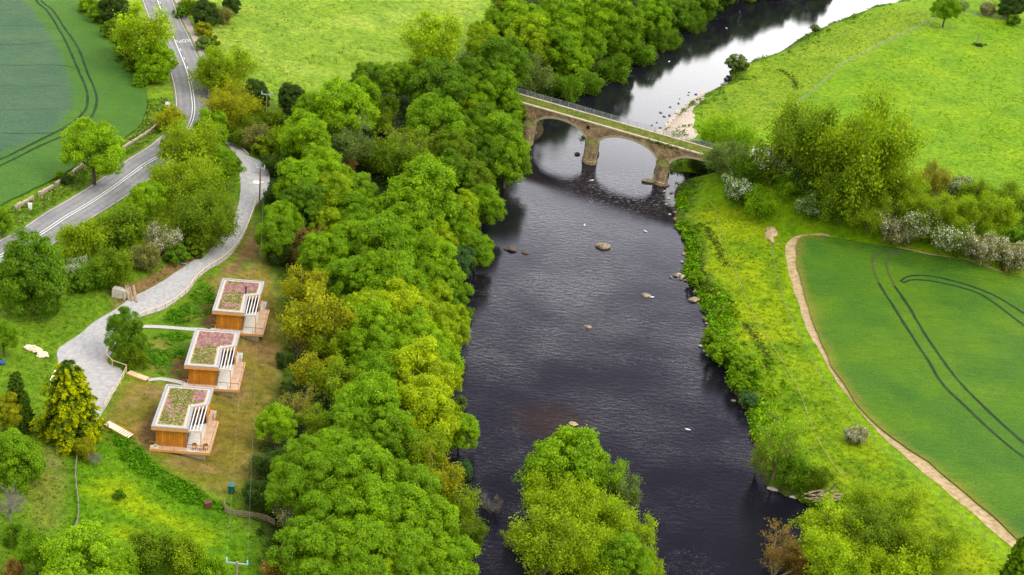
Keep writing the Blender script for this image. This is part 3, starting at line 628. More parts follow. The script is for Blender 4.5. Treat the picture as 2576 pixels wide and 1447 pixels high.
# ------------------------------------------------------------------ stone bridge
def bridge():
    root = empty('stone_bridge', (B0[0], B0[1], 0), math.atan2(PU[1], PU[0]))
    tag(root, 'old brown stone arched bridge with a grassy deck crossing the river', 'bridge')
    # local frame: x along the bridge, -y towards the camera
    piers = [0.0, 15.4, 32.0]; pw = 3.0; yf, yb = 1.2, 5.6
    spring, rise = 4.0, 3.2
    arches = [(pw / 2, 15.4 - pw / 2), (15.4 + pw / 2, 32 - pw / 2), (32 + pw / 2, 32 + pw / 2 + 12.6)]
    def bottom(x):
        for a, b in arches:
            if a < x < b:
                c, h_ = (a + b) / 2, (b - a) / 2
                return spring + rise * math.sqrt(max(0, 1 - ((x - c) / h_) ** 2)) ** 1.0
        return -1.2
    xs = [-16.0]
    for a, b in arches:
        xs += [a - .001] + [ (a + b) / 2 - (b - a) / 2 * math.cos(t) for t in np.linspace(0.0005, math.pi - .0005, 33)] + [b + .001]
    xs += [54.0]
    zt = lambda x: DECK - .25 - .0 * x
    V = []; fs = []; uv = []
    for x in xs: V += [(x, yf, bottom(x)), (x, yf, zt(x)), (x, yb, zt(x)), (x, yb, bottom(x))]
    for i in range(len(xs) - 1):
        a = 4 * i; b = a + 4
        fs += [(a, b, b + 1, a + 1), (b + 2, b + 3, a + 3, a + 2), (a + 3, b + 3, b, a)]
    me = bpy.data.meshes.new('arch_wall'); me.from_pydata(V, [], fs); me.materials.append(M_STONE)
    ul = me.uv_layers.new(name='uv')
    for pl in me.polygons:
        for li in pl.loop_indices:
            c = me.vertices[me.loops[li].vertex_index].co
            k = abs(pl.normal.y) > .5
            ul.data[li].uv = (c.x, c.z) if k else (c.y, c.x + c.z)
    me.update(); link('arch_wall', me, root)
    # arch rings, slightly proud
    for a, b in arches:
        c, h_ = (a + b) / 2, (b - a) / 2; q = MB(); n = 40
        for i in range(n):
            t0, t1 = math.pi * i / n, math.pi * (i + .93) / n
            P = []
            for t in (t0, t1):
                for e in (0.0, .48): P.append((c - (h_ + e) * math.cos(t), spring + (rise + e) * math.sin(t)))
            q.add([(x, y, z) for y in (yf - .05, yf + .3) for x, z in P], [(0, 2, 3, 1), (0, 4, 6, 2), (1, 3, 7, 5), (0, 1, 5, 4), (2, 6, 7, 3)])
        q.build('arch_ring', M_COPE, root)
    def uvcyl(mb, name, m, par):
        me = mb.mesh(name, m); ul = me.uv_layers.new(name='uv')
        for pl in me.polygons:
            for li in pl.loop_indices:
                c = me.vertices[me.loops[li].vertex_index].co
                ul.data[li].uv = (c.x * .8 + c.y * .8 * (1 if c.x > par_c else -1), c.z)
        return link(name, me, root)
    for k, x0 in enumerate(piers):
        par_c = x0
        def outline(e, sgn):     # rounded cutwater plan
            P = []
            for t in np.linspace(0, math.pi, 11):
                P.append((x0 - (pw / 2 + e) * math.cos(t), (yf - (1.75 + e) * math.sin(t) ** .8) if sgn < 0 else (yb + (1.75 + e) * math.sin(t) ** .8)))
            return P if sgn > 0 else P
        for sgn in (-1, 1):
            q = MB(); lv = [(-1.2, .3), (.7, .26), (.72, .06), (4.1, .0), (4.12, .1), (4.4, .1)]
            rings = [[(x, y, z) for x, y in outline(e, sgn)] for z, e in lv]
            n = len(rings[0]); V = [p for r in rings for p in r]
            Fq = [(i * n + j, i * n + j + 1, (i + 1) * n + j + 1, (i + 1) * n + j) for i in range(len(lv) - 1) for j in range(n - 1)]
            q.add(V, Fq); uvcyl(q, 'pier', M_STONEL, x0)
            q = MB(); o = [(x, y, 4.4) for x, y in outline(.1, sgn)]; top = (x0, yf if sgn < 0 else yb, 5.35)
            o2 = [(x0 + (x - x0) * .55, top[1] + (y - top[1]) * .55, 5.0) for x, y, z in o]
            q.add(o + o2 + [top], [(j, j + 1, n + j + 1, n + j) for j in range(n - 1)] + [(n + j, n + j + 1, 2 * n) for j in range(n - 1)])
            q.build('pier_cap', M_MOSS, root, smooth=True)
    q = MB(); n = 60
    for i in range(n):
        a, b = -16 + 70 * i / n, -16 + 70 * (i + .985) / n
        q.box(a, b, yf - .16, yf + .42, DECK - .25, DECK + .02)
    q.build('coping', M_COPE, root); q = MB()
    for i in range(n): q.box(-16 + 70 * i / n, -16 + 70 * (i + .985) / n, yb - .42, yb + .16, DECK - .25, DECK + .02)
    q.build('coping', M_COPE, root)
    q = MB(); q.box(-16, 54, yf + .42, yb - .42, DECK - .3, DECK - .06)
    me = q.mesh('deck_grass', M_GROUND); set_tint(me, np.tile((.135, .165, .03), (len(me.vertices), 1))); link('deck_grass', me, root)
    def tufts(n_, y0, y1, col, sc, rs):
        rn = np.random.RandomState(rs); x = rn.uniform(-14, 52, n_); y = rn.uniform(y0, y1, n_)
        return card_mesh('deck_tufts', np.column_stack([x, y, np.full(n_, DECK - .02)]), rn.uniform(.5, 1.2, n_) * sc, np.array(col) * rn.uniform(.6, 1.4, (n_, 1)), 6, rs)
    link('deck_tufts', tufts(1500, yf + .5, yb - .5, (.15, .17, .03), .2, 3), root)
    q = MB(); yr = yb - .2
    for i in range(33):
        x = -14 + i * 2.05; q.box(x - .04, x + .04, yr - .04, yr + .04, DECK, DECK + 1.25)
    for z in (.25, .5, .75, 1.0, 1.22): q.box(-14, 51.7, yr - .018, yr + .018, DECK + z - .018, DECK + z + .018)
    for i in range(263):
        x = -14 + i * .25; q.box(x - .008, x + .008, yr - .008, yr + .008, DECK + .25, DECK + 1.22)
    q.build('railing', M_STEEL, root)
    q = MB(); q.box(13.7, 14.55, yf - .045, yf + .1, 7.0, 7.75); q.build('painted_niche', M_NICHESHADE, root)  # dark panel on the wall face, painting the shade of a square niche
    # ivy hanging over the coping and pier
    rn = np.random.RandomState(5)
    P = [(31.5 + rn.normal(0, 2.2), yf - .2 + rn.uniform(-.25, .3), DECK - abs(rn.normal(0, .45))) for _ in range(70)] + [(13.3 + rn.normal(0, .45), yf - .1, 5.1 - abs(rn.normal(0, .8))) for _ in range(34)] + [(-1.5 + rn.normal(0, .6), yf - .2, 5.4 + rn.normal(0, .6)) for _ in range(30)]
    link('ivy', card_mesh('ivy', np.array(P), np.full(len(P), .34), np.array((.06, .13, .015)) * rn.uniform(.6, 1.5, (len(P), 1)), 12, 8), root)
    for ch in root.children:      # the piers stand in line with the current, so the whole bridge is skewed
        me = ch.data; v = np.empty(len(me.vertices) * 3, np.float32); me.vertices.foreach_get('co', v); v = v.reshape(-1, 3); v[:, 0] -= .36 * (v[:, 1] - yf); me.vertices.foreach_set('co', v.ravel()); me.update()

# ------------------------------------------------------------------ leafy cards
def quads(P, Nn, size, rs, aspect=.62):
    """small leaf-shaped faces at P with normals Nn"""
    n = len(P); r = rs.normal(size=(n, 3)); t = np.cross(Nn, r); t /= np.linalg.norm(t, axis=1)[:, None] + 1e-9
    b = np.cross(Nn, t); s = size[:, None]
    V = np.stack([P + t * s, P + b * s * aspect, P - t * s, P - b * s * aspect], 1).reshape(-1, 3)
    return V, np.arange(4 * n).reshape(n, 4)
def unit(v): return v / (np.linalg.norm(v, axis=1)[:, None] + 1e-9)
def card_mesh(name, P, size, cols, per, seed, m=None):
    """low clumps: `per` leaves in a small dome round each point, coloured by the plant's own colour"""
    rs = np.random.RandomState(seed); n = len(P)
    Q = np.repeat(np.asarray(P, float), per, 0); s = np.repeat(np.asarray(size, float), per)
    d = unit(rs.normal(size=(n * per, 3))); d[:, 2] = np.abs(d[:, 2])
    Q = Q + d * (s * rs.uniform(.25, 1.0, n * per))[:, None]
    Nn = unit(d * .6 + rs.normal(size=d.shape) * .45 + np.array((0, 0, .55)))
    V, Fq = quads(Q, Nn, s * rs.uniform(.22, .45, n * per), rs)
    me = mesh_np(name, V, Fq, m or M_TLEAF)
    c = np.repeat(np.repeat(np.asarray(cols, float), per, 0) * rs.uniform(.75, 1.3, (n * per, 1)), 4, 0)
    set_tint(me, c); return me

bridge()

# ------------------------------------------------------------------ tree prototypes
def vattr(me, v):
    a = me.attributes.new('v', 'FLOAT', 'POINT'); a.data.foreach_set('value', np.asarray(v, np.float32))
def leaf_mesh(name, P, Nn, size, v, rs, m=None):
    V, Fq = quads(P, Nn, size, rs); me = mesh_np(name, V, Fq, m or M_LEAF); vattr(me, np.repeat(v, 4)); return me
def crown_lobed(name, seed, R, z0, z1, nb=13, per=9, leaves=125, leaf=.2, belly=.62, low=1.45):
    rs = np.random.RandomState(seed); cz = z0 + (z1 - z0) * (1 - belly) ; Rz = z1 - cz
    P = []; Nn = []; v = []; sz = []
    bulges = []
    for i in range(nb):
        u = (i + .5) / nb; zc = 1 - low * u; a = i * 2.39996 + rs.uniform(-.35, .35)
        rr = math.sqrt(max(0, 1 - min(1, abs(zc)) ** 2)) if zc > -.2 else .92
        d = np.array((rr * math.cos(a), rr * math.sin(a), zc))
        k = rs.uniform(.50, .72)
        hz = Rz if zc > 0 else (cz - z0)
        bulges.append((d * np.array((R * k, R * k, hz * k)) + np.array((0, 0, cz)), R * rs.uniform(.30, .46), d))
    for c, r, d in bulges:
        bt = rs.uniform(.25, .75)
        for j in range(per):
            e = unit((rs.normal(size=(1, 3)) + d * .9 + np.array((0, 0, .35))))[0]
            lc = c + e * r * rs.uniform(.6, 1.0); lr = r * rs.uniform(.24, .52); lt = bt * .5 + rs.uniform(0, 1) * .5
            n = int(leaves * (.7 + .6 * rs.rand())); q = unit(rs.normal(size=(n, 3)) + e * .75 + np.array((0, 0, .35)))
            P.append(lc + q * lr * (rs.uniform(.70, 1.14, (n, 1)) + .22 * np.abs(rs.normal(size=(n, 1))) * (rs.rand(n, 1) < .35)) * np.array((1.12, 1.12, .85))); Nn.append(unit(q + rs.normal(size=(n, 3)) * .48 + np.array((0, 0, .25))))
            v.append(np.clip(lt + rs.normal(0, .2, n), 0, 1)); sz.append(leaf * rs.uniform(.65, 1.25, n))
    # inner foliage seen through the gaps
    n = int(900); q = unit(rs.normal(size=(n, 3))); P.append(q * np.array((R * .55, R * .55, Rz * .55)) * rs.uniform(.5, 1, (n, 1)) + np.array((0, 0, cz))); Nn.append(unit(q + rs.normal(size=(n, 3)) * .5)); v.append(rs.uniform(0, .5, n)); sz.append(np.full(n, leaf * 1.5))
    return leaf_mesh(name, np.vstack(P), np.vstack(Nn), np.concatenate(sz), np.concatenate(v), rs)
def skeleton(seed, Ht, R, base_r, fork=.25, limbs=8, subs=5, twigs=4, up_=.75, droop=0.0):
    rs = np.random.RandomState(seed); mb = MB(); tips = []
    zf = Ht * fork; lean = rs.uniform(-.25, .25, 2)
    mb.tube([(0, 0, -.6), (lean[0] * .3, lean[1] * .3, zf * .5), (lean[0], lean[1], zf)], [base_r * 1.25, base_r, base_r * .85], 7)
    for i in range(limbs):
        a = i * 2.39996 + rs.uniform(-.4, .4); out_ = rs.uniform(.25, .8) * R if i else .1 * R
        z1 = zf + (Ht - zf) * rs.uniform(.55, .85) * (1.05 - .35 * (out_ / R)); z0 = zf * rs.uniform(.75, 1)
        p0 = np.array((lean[0], lean[1], z0)); p2 = np.array((out_ * math.cos(a), out_ * math.sin(a), z1)); p1 = (p0 + p2) / 2 + np.array((.22 * out_ * math.cos(a), .22 * out_ * math.sin(a), -.4))
        mb.tube([p0, p1, p2], [base_r * .55, base_r * .38, base_r * .17], 5, cap=False)
        for j in range(subs):
            t = rs.uniform(.35, 1); q0 = (1 - t) ** 2 * p0 + 2 * t * (1 - t) * p1 + t * t * p2
            dr = unit((rs.normal(size=(1, 3)) + np.array((math.cos(a), math.sin(a), up_)) * 1.1))[0]; L = R * rs.uniform(.25, .5)
            q1 = q0 + dr * L; q1[2] = min(q1[2], Ht * .97)
            mb.tube([q0, (q0 + q1) / 2 + rs.normal(0, .1, 3), q1], [base_r * .16, base_r * .11, base_r * .05], 4, cap=False)
            for k in range(twigs):
                t2 = rs.uniform(.3, 1); w0 = q0 + (q1 - q0) * t2; d2 = unit((rs.normal(size=(1, 3)) + dr * .8 + np.array((0, 0, .3 - droop))))[0]; w1 = w0 + d2 * R * rs.uniform(.10, .22)
                mb.tube([w0, w1], [base_r * .05, base_r * .02], 3, cap=False); tips.append((w0, w1))
    return mb, tips
def crown_airy(name, seed, tips, R, per=26, leaf=.15, spread=.42, m=None):
    rs = np.random.RandomState(seed); P = []; Nn = []; v = []; sz = []
    for a, b in tips:
        n = int(per * rs.uniform(.5, 1.5)); t = rs.uniform(.1, 1.15, (n, 1)); c = a + (b - a) * t
        P.append(c + rs.normal(size=(n, 3)) * spread * .5); Nn.append(unit(rs.normal(size=(n, 3)) * .8 + np.array((0, 0, .9)))); tv = rs.uniform(.2, .8)
        v.append(np.clip(tv + rs.normal(0, .2, n), 0, 1)); sz.append(leaf * rs.uniform(.6, 1.3, n))
    return leaf_mesh(name, np.vstack(P), np.vstack(Nn), np.concatenate(sz), np.concatenate(v), rs, m)
def trunk_simple(seed, Ht, R, base_r):
    mb, tips = skeleton(seed, Ht, R, base_r, .34, 7, 3, 0); return mb
def crown_conifer(name, seed, R, Ht, droop=.35, leaf=.2, n_t=26, rough=.25):
    rs = np.random.RandomState(seed); P = []; Nn = []; v = []; sz = []
    side = [rs.uniform(.8, 1.15) for _ in range(9)]
    for i in range(n_t):
        z = Ht * (.04 + .93 * (i / n_t) ** .9); rr = R * (1 - (z / Ht)) ** .5 * rs.uniform(.82, 1.05) + .1; nb = max(4, int(14 * rr / R) + 3)
        for j in range(nb):
            a = 2 * math.pi * (j + rs.rand()) / nb; L = rr * rs.uniform(1 - 1.6 * rough, 1.08) * side[int(a / 6.284 * 9) % 9]; n = int(40 + 80 * L / R); t = rs.uniform(.12, 1, n) ** .65
            x = L * t; wv_ = (1 - t * .8) * .34 * L * rs.uniform(-1, 1, n); e1 = rs.uniform(.0, .3)
            zz_ = z + e1 * L * t - droop * rs.uniform(.6, 1.3) * L * t ** 2.6 + rs.normal(0, .06, n) - np.abs(wv_) * .35
            d = np.array((math.cos(a), math.sin(a))); e = np.array((-d[1], d[0])); bt = rs.uniform(-.3, .2)
            P.append(np.column_stack([x * d[0] + wv_ * e[0], x * d[1] + wv_ * e[1], zz_])); Nn.append(unit(np.column_stack([np.full(n, d[0] * .5), np.full(n, d[1] * .5), np.full(n, .8)]) + rs.normal(size=(n, 3)) * .4))
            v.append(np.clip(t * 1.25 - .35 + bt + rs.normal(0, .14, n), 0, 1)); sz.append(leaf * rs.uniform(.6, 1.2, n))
    return leaf_mesh(name, np.vstack(P), np.vstack(Nn), np.concatenate(sz), np.concatenate(v), rs, M_CLEAF)

PROTO = {}
def proto(kind, R, Ht, parts): PROTO.setdefault(kind, []).append((R, Ht, parts))
for s_ in range(5):
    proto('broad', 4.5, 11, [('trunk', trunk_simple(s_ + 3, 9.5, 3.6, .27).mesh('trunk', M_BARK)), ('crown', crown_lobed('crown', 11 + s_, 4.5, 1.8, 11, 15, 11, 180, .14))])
for s_ in range(2):
    proto('dense', 4.5, 9.5, [('trunk', trunk_simple(s_ + 13, 8, 3.4, .25).mesh('trunk', M_BARK)), ('crown', crown_lobed('crown', 41 + s_, 4.5, .1, 9.5, 26, 11, 140, .15, .58, 1.8))])
for s_ in range(4):
    sk, tips = skeleton(s_ + 23, 11, 4.5, .24, .22, 9, 6, 4)
    proto('airy', 4.5, 11, [('trunk', sk.mesh('trunk', M_PALEBARK)), ('crown', crown_airy('crown', 51 + s_, tips, 4.5, 44, .16, .75))])
for s_ in range(2):
    sk, tips = skeleton(s_ + 33, 10, 4.5, .24, .12, 10, 7, 4, .5)
    proto('sparse', 4.5, 10, [('trunk', sk.mesh('trunk', M_PALEBARK)), ('crown', crown_airy('crown', 61 + s_, tips, 4.5, 15, .14, .5))])
for s_ in range(3):
    sk, tips = skeleton(s_ + 43, 5.5, 3.4, .14, .06, 11, 6, 4, .6)
    proto('bush', 3.4, 5.5, [('trunk', sk.mesh('trunk', M_BARK)), ('crown', crown_airy('crown', 71 + s_, tips, 3.4, 52, .15, .8))])
for s_ in range(3):
    sk, tips = skeleton(s_ + 143, 9.5, 6.6, .2, .05, 15, 8, 6, .7)
    proto('thicket', 6.6, 10, [('trunk', sk.mesh('trunk', M_PALEBARK)), ('crown', crown_airy('crown', 171 + s_, tips, 6.6, 38, .16, .95))])
for s_ in range(3):
    proto('shrub', 2.2, 3.2, [('trunk', trunk_simple(s_ + 53, 2.6, 1.6, .1).mesh('trunk', M_BARK)), ('crown', crown_lobed('crown', 81 + s_, 2.2, .05, 3.2, 10, 8, 62, .15, .6))])
def flower_mat():
    def b(t, n):
        v = node(t, 'Attribute', attribute_name='v').outputs['Fac']
        c = rampn(t, v, [(0, (.38, .37, .22)), (.5, (.58, .56, .44)), (1, (.75, .73, .64))])
        d = node(t, 'BsdfDiffuse'); t.links.new(c, d.inputs[0]); return d.outputs[0]
    return mat('may_blossom', b)
M_FLOWER = flower_mat()
for s_ in range(3):
    sk, tips = skeleton(s_ + 63, 3.5, 2.3, .1, .06, 12, 7, 5, .8)
    rs_ = np.random.RandomState(s_ + 5); top = [q for q in tips if q[1][2] > 1.0 and rs_.rand() < (.42, .26, .75)[s_]]
    proto('hawthorn', 2.3, 3.5, [('trunk', sk.mesh('trunk', M_BARK)), ('crown', crown_airy('crown', 91 + s_, tips, 2.3, 34, .12, .62)), ('blossom', crown_airy('blossom', 95 + s_, top, 2.3, 70, .085, .42, M_FLOWER))])
def conetrunk(Ht):
    q = MB(); q.tube([(0, 0, -.5), (0, 0, Ht * .9)], [.25, .04], 7); return q.mesh('trunk', M_BARK)
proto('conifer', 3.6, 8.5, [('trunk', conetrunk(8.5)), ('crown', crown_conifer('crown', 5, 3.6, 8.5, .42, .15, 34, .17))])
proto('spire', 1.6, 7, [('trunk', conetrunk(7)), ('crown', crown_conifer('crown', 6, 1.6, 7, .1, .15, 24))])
for s_ in range(2):
    sk, tips = skeleton(s_ + 73, 6, 3.0, .17, .28, 9, 8, 9, .5)
    rs_ = np.random.RandomState(s_)
    for a, b in tips[::1]:
        for _ in range(2):
            c = a + (b - a) * rs_.rand(); sk.tube([c, c + rs_.normal(size=3) * .3 + np.array((0, 0, .12))], [.012, .006], 3, cap=False)
    proto('bare', 3.0, 6, [('branches', sk.mesh('branches', M_GREYBARK))])

COL = dict(G0=(.06, .11, .012), G1=(.120, .232, .004), G2=(.175, .315, .002), G3=(.205, .355, .002), G4=(.24, .40, .002), Y1=(.285, .40, .002), Y2=(.375, .465, .002), O1=(.145, .225, .003),
           O2=(.22, .315, .002), O3=(.24, .235, .02), B1=(.27, .17, .035), GG=(.15, .215, .04), GB=(.075, .165, .04), YO=(.30, .31, .003), GD=(.40, .42, .002), T1=(.23, .235, .06))
KN = dict(broad=('broadleaf_tree', 'tree'), dense=('broadleaf_tree', 'tree'), airy=('feathery_tree', 'tree'), sparse=('sparse_tree', 'tree'), bush=('bushy_tree', 'tree'), shrub=('shrub', 'shrub'), hawthorn=('hawthorn_bush', 'shrub'), conifer=('conifer_tree', 'tree'), spire=('conifer_tree', 'tree'), bare=('bare_tree', 'tree'))
HF = dict(broad=(2.25, 1.2, .66), dense=(2.0, .6, .52), airy=(2.3, .8, .62), sparse=(2.1, .6, .55), bush=(1.55, .5, .52), shrub=(1.4, .15, .5), hawthorn=(1.5, .1, .5), conifer=(2.3, .5, .45), spire=(4.2, .3, .5), bare=(2.0, .2, .55))
rng = random.Random(7)
TREES = []
def plant(px, py, wpx, kind, col, label, hk=1.0, var=None, group=None, lean=None):
    R = wpx / 2 / 15.0
    for _ in range(4):
        a, b, f = HF[kind]; Ht = max((a * R + b) * hk, .8)
        p = at(px, py, f * Ht); z = depth((p[0], p[1], p[2] + f * Ht)); R = wpx / 2 * z / F * (1.17 if kind in ('broad', 'airy') else 1.0)
    lst = PROTO['thicket' if kind == 'bush' and R > 4.2 else kind]; R0, H0, parts = lst[(var if var is not None else rng.randrange(len(lst))) % len(lst)]
    nm, cat = KN[kind]
    root = empty(nm, p, rng.uniform(0, 6.28)); k = R / R0; root.scale = (k, k, Ht / H0)
    if lean: root.rotation_euler = (lean[0], lean[1], root.rotation_euler[2])
    tag(root, label, cat, group)
    c = COL[col]
    for pn, me_ in parts:
        o = link(pn, me_, root)
        o.color = (*c, 1) if pn == 'crown' else (1, 1, 1, 1)
    TREES.append((p, R)); return root
T = plant
# ---- by the main road and the left field
T(285,18,80,'dense','G0','dark green tree at the top edge between left crop field and main road')
T(250,35,60,'shrub','G2','bright green shrub at the field edge left of the dark tree at the top')
T(285,75,64,'shrub','O1','olive shrub on the field edge below the dark tree at the top')
T(315,130,62,'shrub','G1','mid green shrub on the field edge, left of the tall yellow-green roadside tree')
T(340,160,60,'shrub','O1','dull green shrub pressed against the left side of the round roadside tree')
T(355,62,146,'airy','Y1','tall yellow-green tree overhanging the main road at the top left')
T(325,105,84,'bush','O1','olive bushy tree under the tall yellow-green roadside tree')
T(393,148,100,'dense','G4','round bright green tree on the verge beside the double white line')
T(413,190,26,'hawthorn','G2','small white blossoming bush under the round bright verge tree')
T(360,195,30,'shrub','G1','small dark shrub at the crop corner below the round verge tree')
T(235,352,128,'broad','G4','lone bright green tree with visible trunk on the verge beside the left field')
T(170,452,34,'shrub','G0','small dark shrub growing through the ruined field wall')
T(150,442,26,'shrub','G3','little light green shrub at the field edge beside the ruined wall')
T(3,545,52,'broad','G2','green tree cut by the left picture edge beside the ruined wall')
T(430,300,80,'bush','YO','thin orange-yellow bush on the verge at the road bend')
T(475,14,50,'bush','O1','olive bush right of the main road at the very top')
T(515,30,66,'dense','G0','dark green tree right of the main road at the top')
T(582,8,46,'dense','G0','darkest small tree at the top edge beside the pale meadow')
T(560,36,50,'bush','T1','tan-green bush between two dark trees above the pale meadow')
T(510,75,46,'shrub','YO','yellow-olive shrub beside the pavement on the main road')
T(512,110,44,'shrub','GG','grey-green shrub beside the lower end of the roadside pavement')
T(535,105,36,'shrub','O1','small olive shrub at the pale meadow corner behind the pavement')
T(520,175,64,'bush','G3','leaning light green bush overhanging the main road right lane')
T(568,170,168,'bush','O2','tall loose yellow-green tree on the right side of the main road bend')
T(578,258,150,'bush','YO','golden olive tree on the inside of the main road bend')
T(642,238,70,'dense','G0','dark green narrow tree at the pale meadow edge behind the golden olive tree')
T(655,265,30,'hawthorn','G1','small white flowering bush beside the golden olive tree')
T(612,312,74,'bush','O1','dull olive bush above the top of the gravel drive')
T(640,345,74,'bush','T1','tan olive bush beside the pale kerb at the top of the drive')
T(662,298,70,'bush','O1','brownish green bush at the foot of the far power pole')
T(665,372,68,'shrub','O2','yellowish shrub above the widest bend of the gravel drive')
T(472,365,176,'bush','O2','big olive tree standing between main road and the top of the drive')
T(530,312,76,'broad','G3','small bright green tree at the junction of road and drive')
T(570,405,74,'broad','G2','small green tree beside the narrow top of the gravel drive')
T(415,362,28,'shrub','G0','little dark shrub at the road edge under the big olive tree')
T(485,465,210,'bush','O2','wide twiggy olive tree left of the gravel drive bend')
T(520,545,190,'bush','O1','drooping olive tree leaning over the gravel drive')
T(440,555,130,'bush','O2','loose olive bush between bright roadside bush and drooping olive tree')
T(365,490,84,'broad','G4','bright lime-green tree beside the straight part of the main road')
T(400,432,36,'shrub','G1','small dark green shrub at the roadside under the twiggy olive tree')
T(410,520,70,'bush','G2','green bush behind the bright lime-green roadside tree')
T(295,575,128,'bush','O1','large olive bush above the straight main road edge')
T(205,605,122,'bush','O2','spreading olive-yellow bush beside the main road left of the large olive one')
T(345,545,44,'hawthorn','O1','pale blossoming bush within the roadside olive thicket')
T(410,602,88,'hawthorn','T1','cream blossoming bush on the slope above the gravel drive')
T(362,645,76,'bush','T1','tan leafed bush above the rock by the gravel drive')
T(285,668,112,'bush','O1','dull olive bush behind the white-faced rock')
T(235,690,86,'bush','G1','dark green bush right of the white hawthorn on the lawn')
T(335,620,60,'bush','O2','yellow-olive bush in the middle of the roadside thicket')
T(192,676,68,'hawthorn','G1','white hawthorn in flower beside the big round dark tree', var=2)
T(195,715,64,'shrub','G1','dark shrub under the white flowering hawthorn')
T(80,688,168,'dense','G1','big round dark green tree on the lawn at the left edge',1.2)
T(445,640,64,'shrub','G1','low green shrub on the bank above the drive middle')
T(490,620,70,'shrub','O1','low olive shrub at the foot of the drooping olive tree')
T(8,838,62,'broad','G2','green tree cut by the left edge below the big round tree')
T(316,820,86,'broad','G1','small dark sapling with open crown beside the gravel turning area', 1.1)
T(333,890,78,'bush','O1','olive bush under the dark sapling beside the turning area')
# ---- lower left
T(173,1012,192,'conifer','GD','large golden conifer at the end of the gravel drive')
T(42,1000,70,'spire','G0','dark narrow conifer at the left edge beside the golden shrubs')
T(62,1035,52,'spire','G0','shorter dark conifer just right of the narrow dark one')
T(8,1025,76,'broad','YO','golden leafed tree at the left picture edge')
T(38,1150,136,'dense','G2','large mid green tree at the left edge below the golden one')
T(24,1268,100,'bare','G1','leafless grey tree with crooked trunk at the left edge')
T(212,1128,56,'bush','YO','small yellowish tree at the top of the rail fence')
T(240,1155,40,'bare','G1','grey dead bush on the grass beside the small yellowish tree')
T(300,1245,30,'shrub','G1','small dark tussock bush in the bright lower meadow')
T(215,1405,190,'broad','G4','large bright green tree at the bottom left')
T(90,1375,84,'broad','G2','green tree at the bottom edge left of the large bright tree')
T(30,1345,60,'bush','G1','dark bush under the leafless tree')
T(35,1432,60,'bush','B1','brown leafed bush at the bottom left corner')
T(383,1385,122,'bush','O1','olive bush at the bottom edge of the bright lower meadow')
T(460,1400,110,'bush','O2','yellowish olive bush at the bottom edge nearer the power pole')
T(530,1430,80,'bush','G3','light green low bush at the bottom edge left of the near power pole')
T(300,1430,110,'bush','G3','light green bush at the bottom edge right of the large bright tree')
T(140,1440,80,'shrub','G2','green shrub at the very bottom left')
# ---- wood, north of the bridge
T(1750,-8,110,'dense','G1','dark tree where the wood meets the far river at the top edge')
T(1685,22,96,'dense','G1','dark green tree, second from the far end of the wooded bank')
T(1640,40,104,'dense','G2','shaded mid green tree over the far reach, third from the top')
T(1565,95,92,'dense','G2','broad low tree hanging over dark water north of the bridge')
T(1552,40,112,'broad','G2','rounded green tree behind the low overhanging one north of the bridge')
T(1492,28,112,'broad','G3','lighter green tree at the top edge of the wood')
T(1480,112,96,'dense','G2','tree with drooping green boughs above the dark far water')
T(1438,152,98,'dense','G3','green tree with a yellowish tip nearest the far bridge end')
T(1408,42,116,'broad','G3','mid green tree at the top between bright and dark crowns')
T(1410,105,96,'broad','G2','dense green tree behind the one with the yellowish tip')
T(1335,175,96,'airy','GG','grey-green willow-like tree just beyond the bridge')
T(1375,205,60,'bush','GG','small grey-green bush at the water beyond the bridge')
T(1318,45,110,'broad','G3','bright green tree at the top left of the northern wood')
T(1275,15,96,'broad','O1','olive tree on the meadow edge at the top of the wood')
T(1322,88,104,'broad','Y1','yellow-green tree in the middle of the northern wood')
T(1250,62,76,'broad','G2','green tree at the meadow edge of the northern wood')
T(1215,92,78,'broad','Y1','yellow-tipped tree beside the tall pale poplar')
T(1265,140,116,'broad','G1','dark green tree behind the far bridge end')
T(1100,105,150,'airy','Y1','tall pale yellow feathery tree at the pale meadow edge')
T(1095,130,56,'dense','G1','ivy-dark slim tree in front of the pale yellow feathery tree')
T(1055,160,70,'airy','O2','thin olive tree on the left flank of the pale yellow feathery tree')
# ---- wood, meadow edge to the bridge
T(934,190,84,'broad','G1','dark green tree at the pale meadow edge, left of a pair')
T(1003,190,84,'broad','G2','dark green tree at the pale meadow edge, right of a pair')
T(1112,198,132,'broad','G1','large dark green dome below the pale yellow feathery tree')
T(1192,180,82,'broad','G1','dark rounded tree between the large dome and the bridge')
T(1200,235,84,'broad','G3','bright crowned tree inland of the far bridge end')
T(1255,205,90,'broad','G2','green tree beside the far end of the bridge deck')
T(1288,268,60,'broad','G3','small bright tree touching the far end of the bridge parapet')
T(1169,263,70,'broad','Y1','yellowish tree among dark crowns inland of the bridge')
T(1100,290,126,'broad','G2','large green tree inland of the bridge, left of the yellowish one')
T(1215,295,90,'broad','G1','dark green tree level with the bridge end')
T(1242,335,120,'broad','G2','green riverside tree just downstream of the bridge')
T(1276,385,112,'broad','G2','tree reaching furthest over the water just below the bridge')
T(1147,325,96,'broad','G2','green tree inland of the riverside trees below the bridge')
T(868,255,138,'broad','G4','large bright green tree at the lower end of the pale meadow')
T(913,232,76,'broad','G3','yellow-green shoulder tree behind the large bright meadow-end tree')
T(735,244,70,'dense','G0','dark bushy tree at the pale meadow corner by the far pole')
T(780,275,84,'broad','G3','bright tree between the dark bushy one and the large meadow-end tree')
T(770,335,112,'broad','G4','vivid green tree on the wood edge above the drive bend')
T(690,300,64,'bush','O1','olive brown bush behind the far power pole')
T(700,350,72,'bush','O2','yellowish olive bush on the wood edge above the drive')
T(692,415,64,'bush','G0','dark bush between drive bend and vivid green trees')
T(730,385,70,'bush','G1','shadowy green bush below the vivid green wood edge tree')
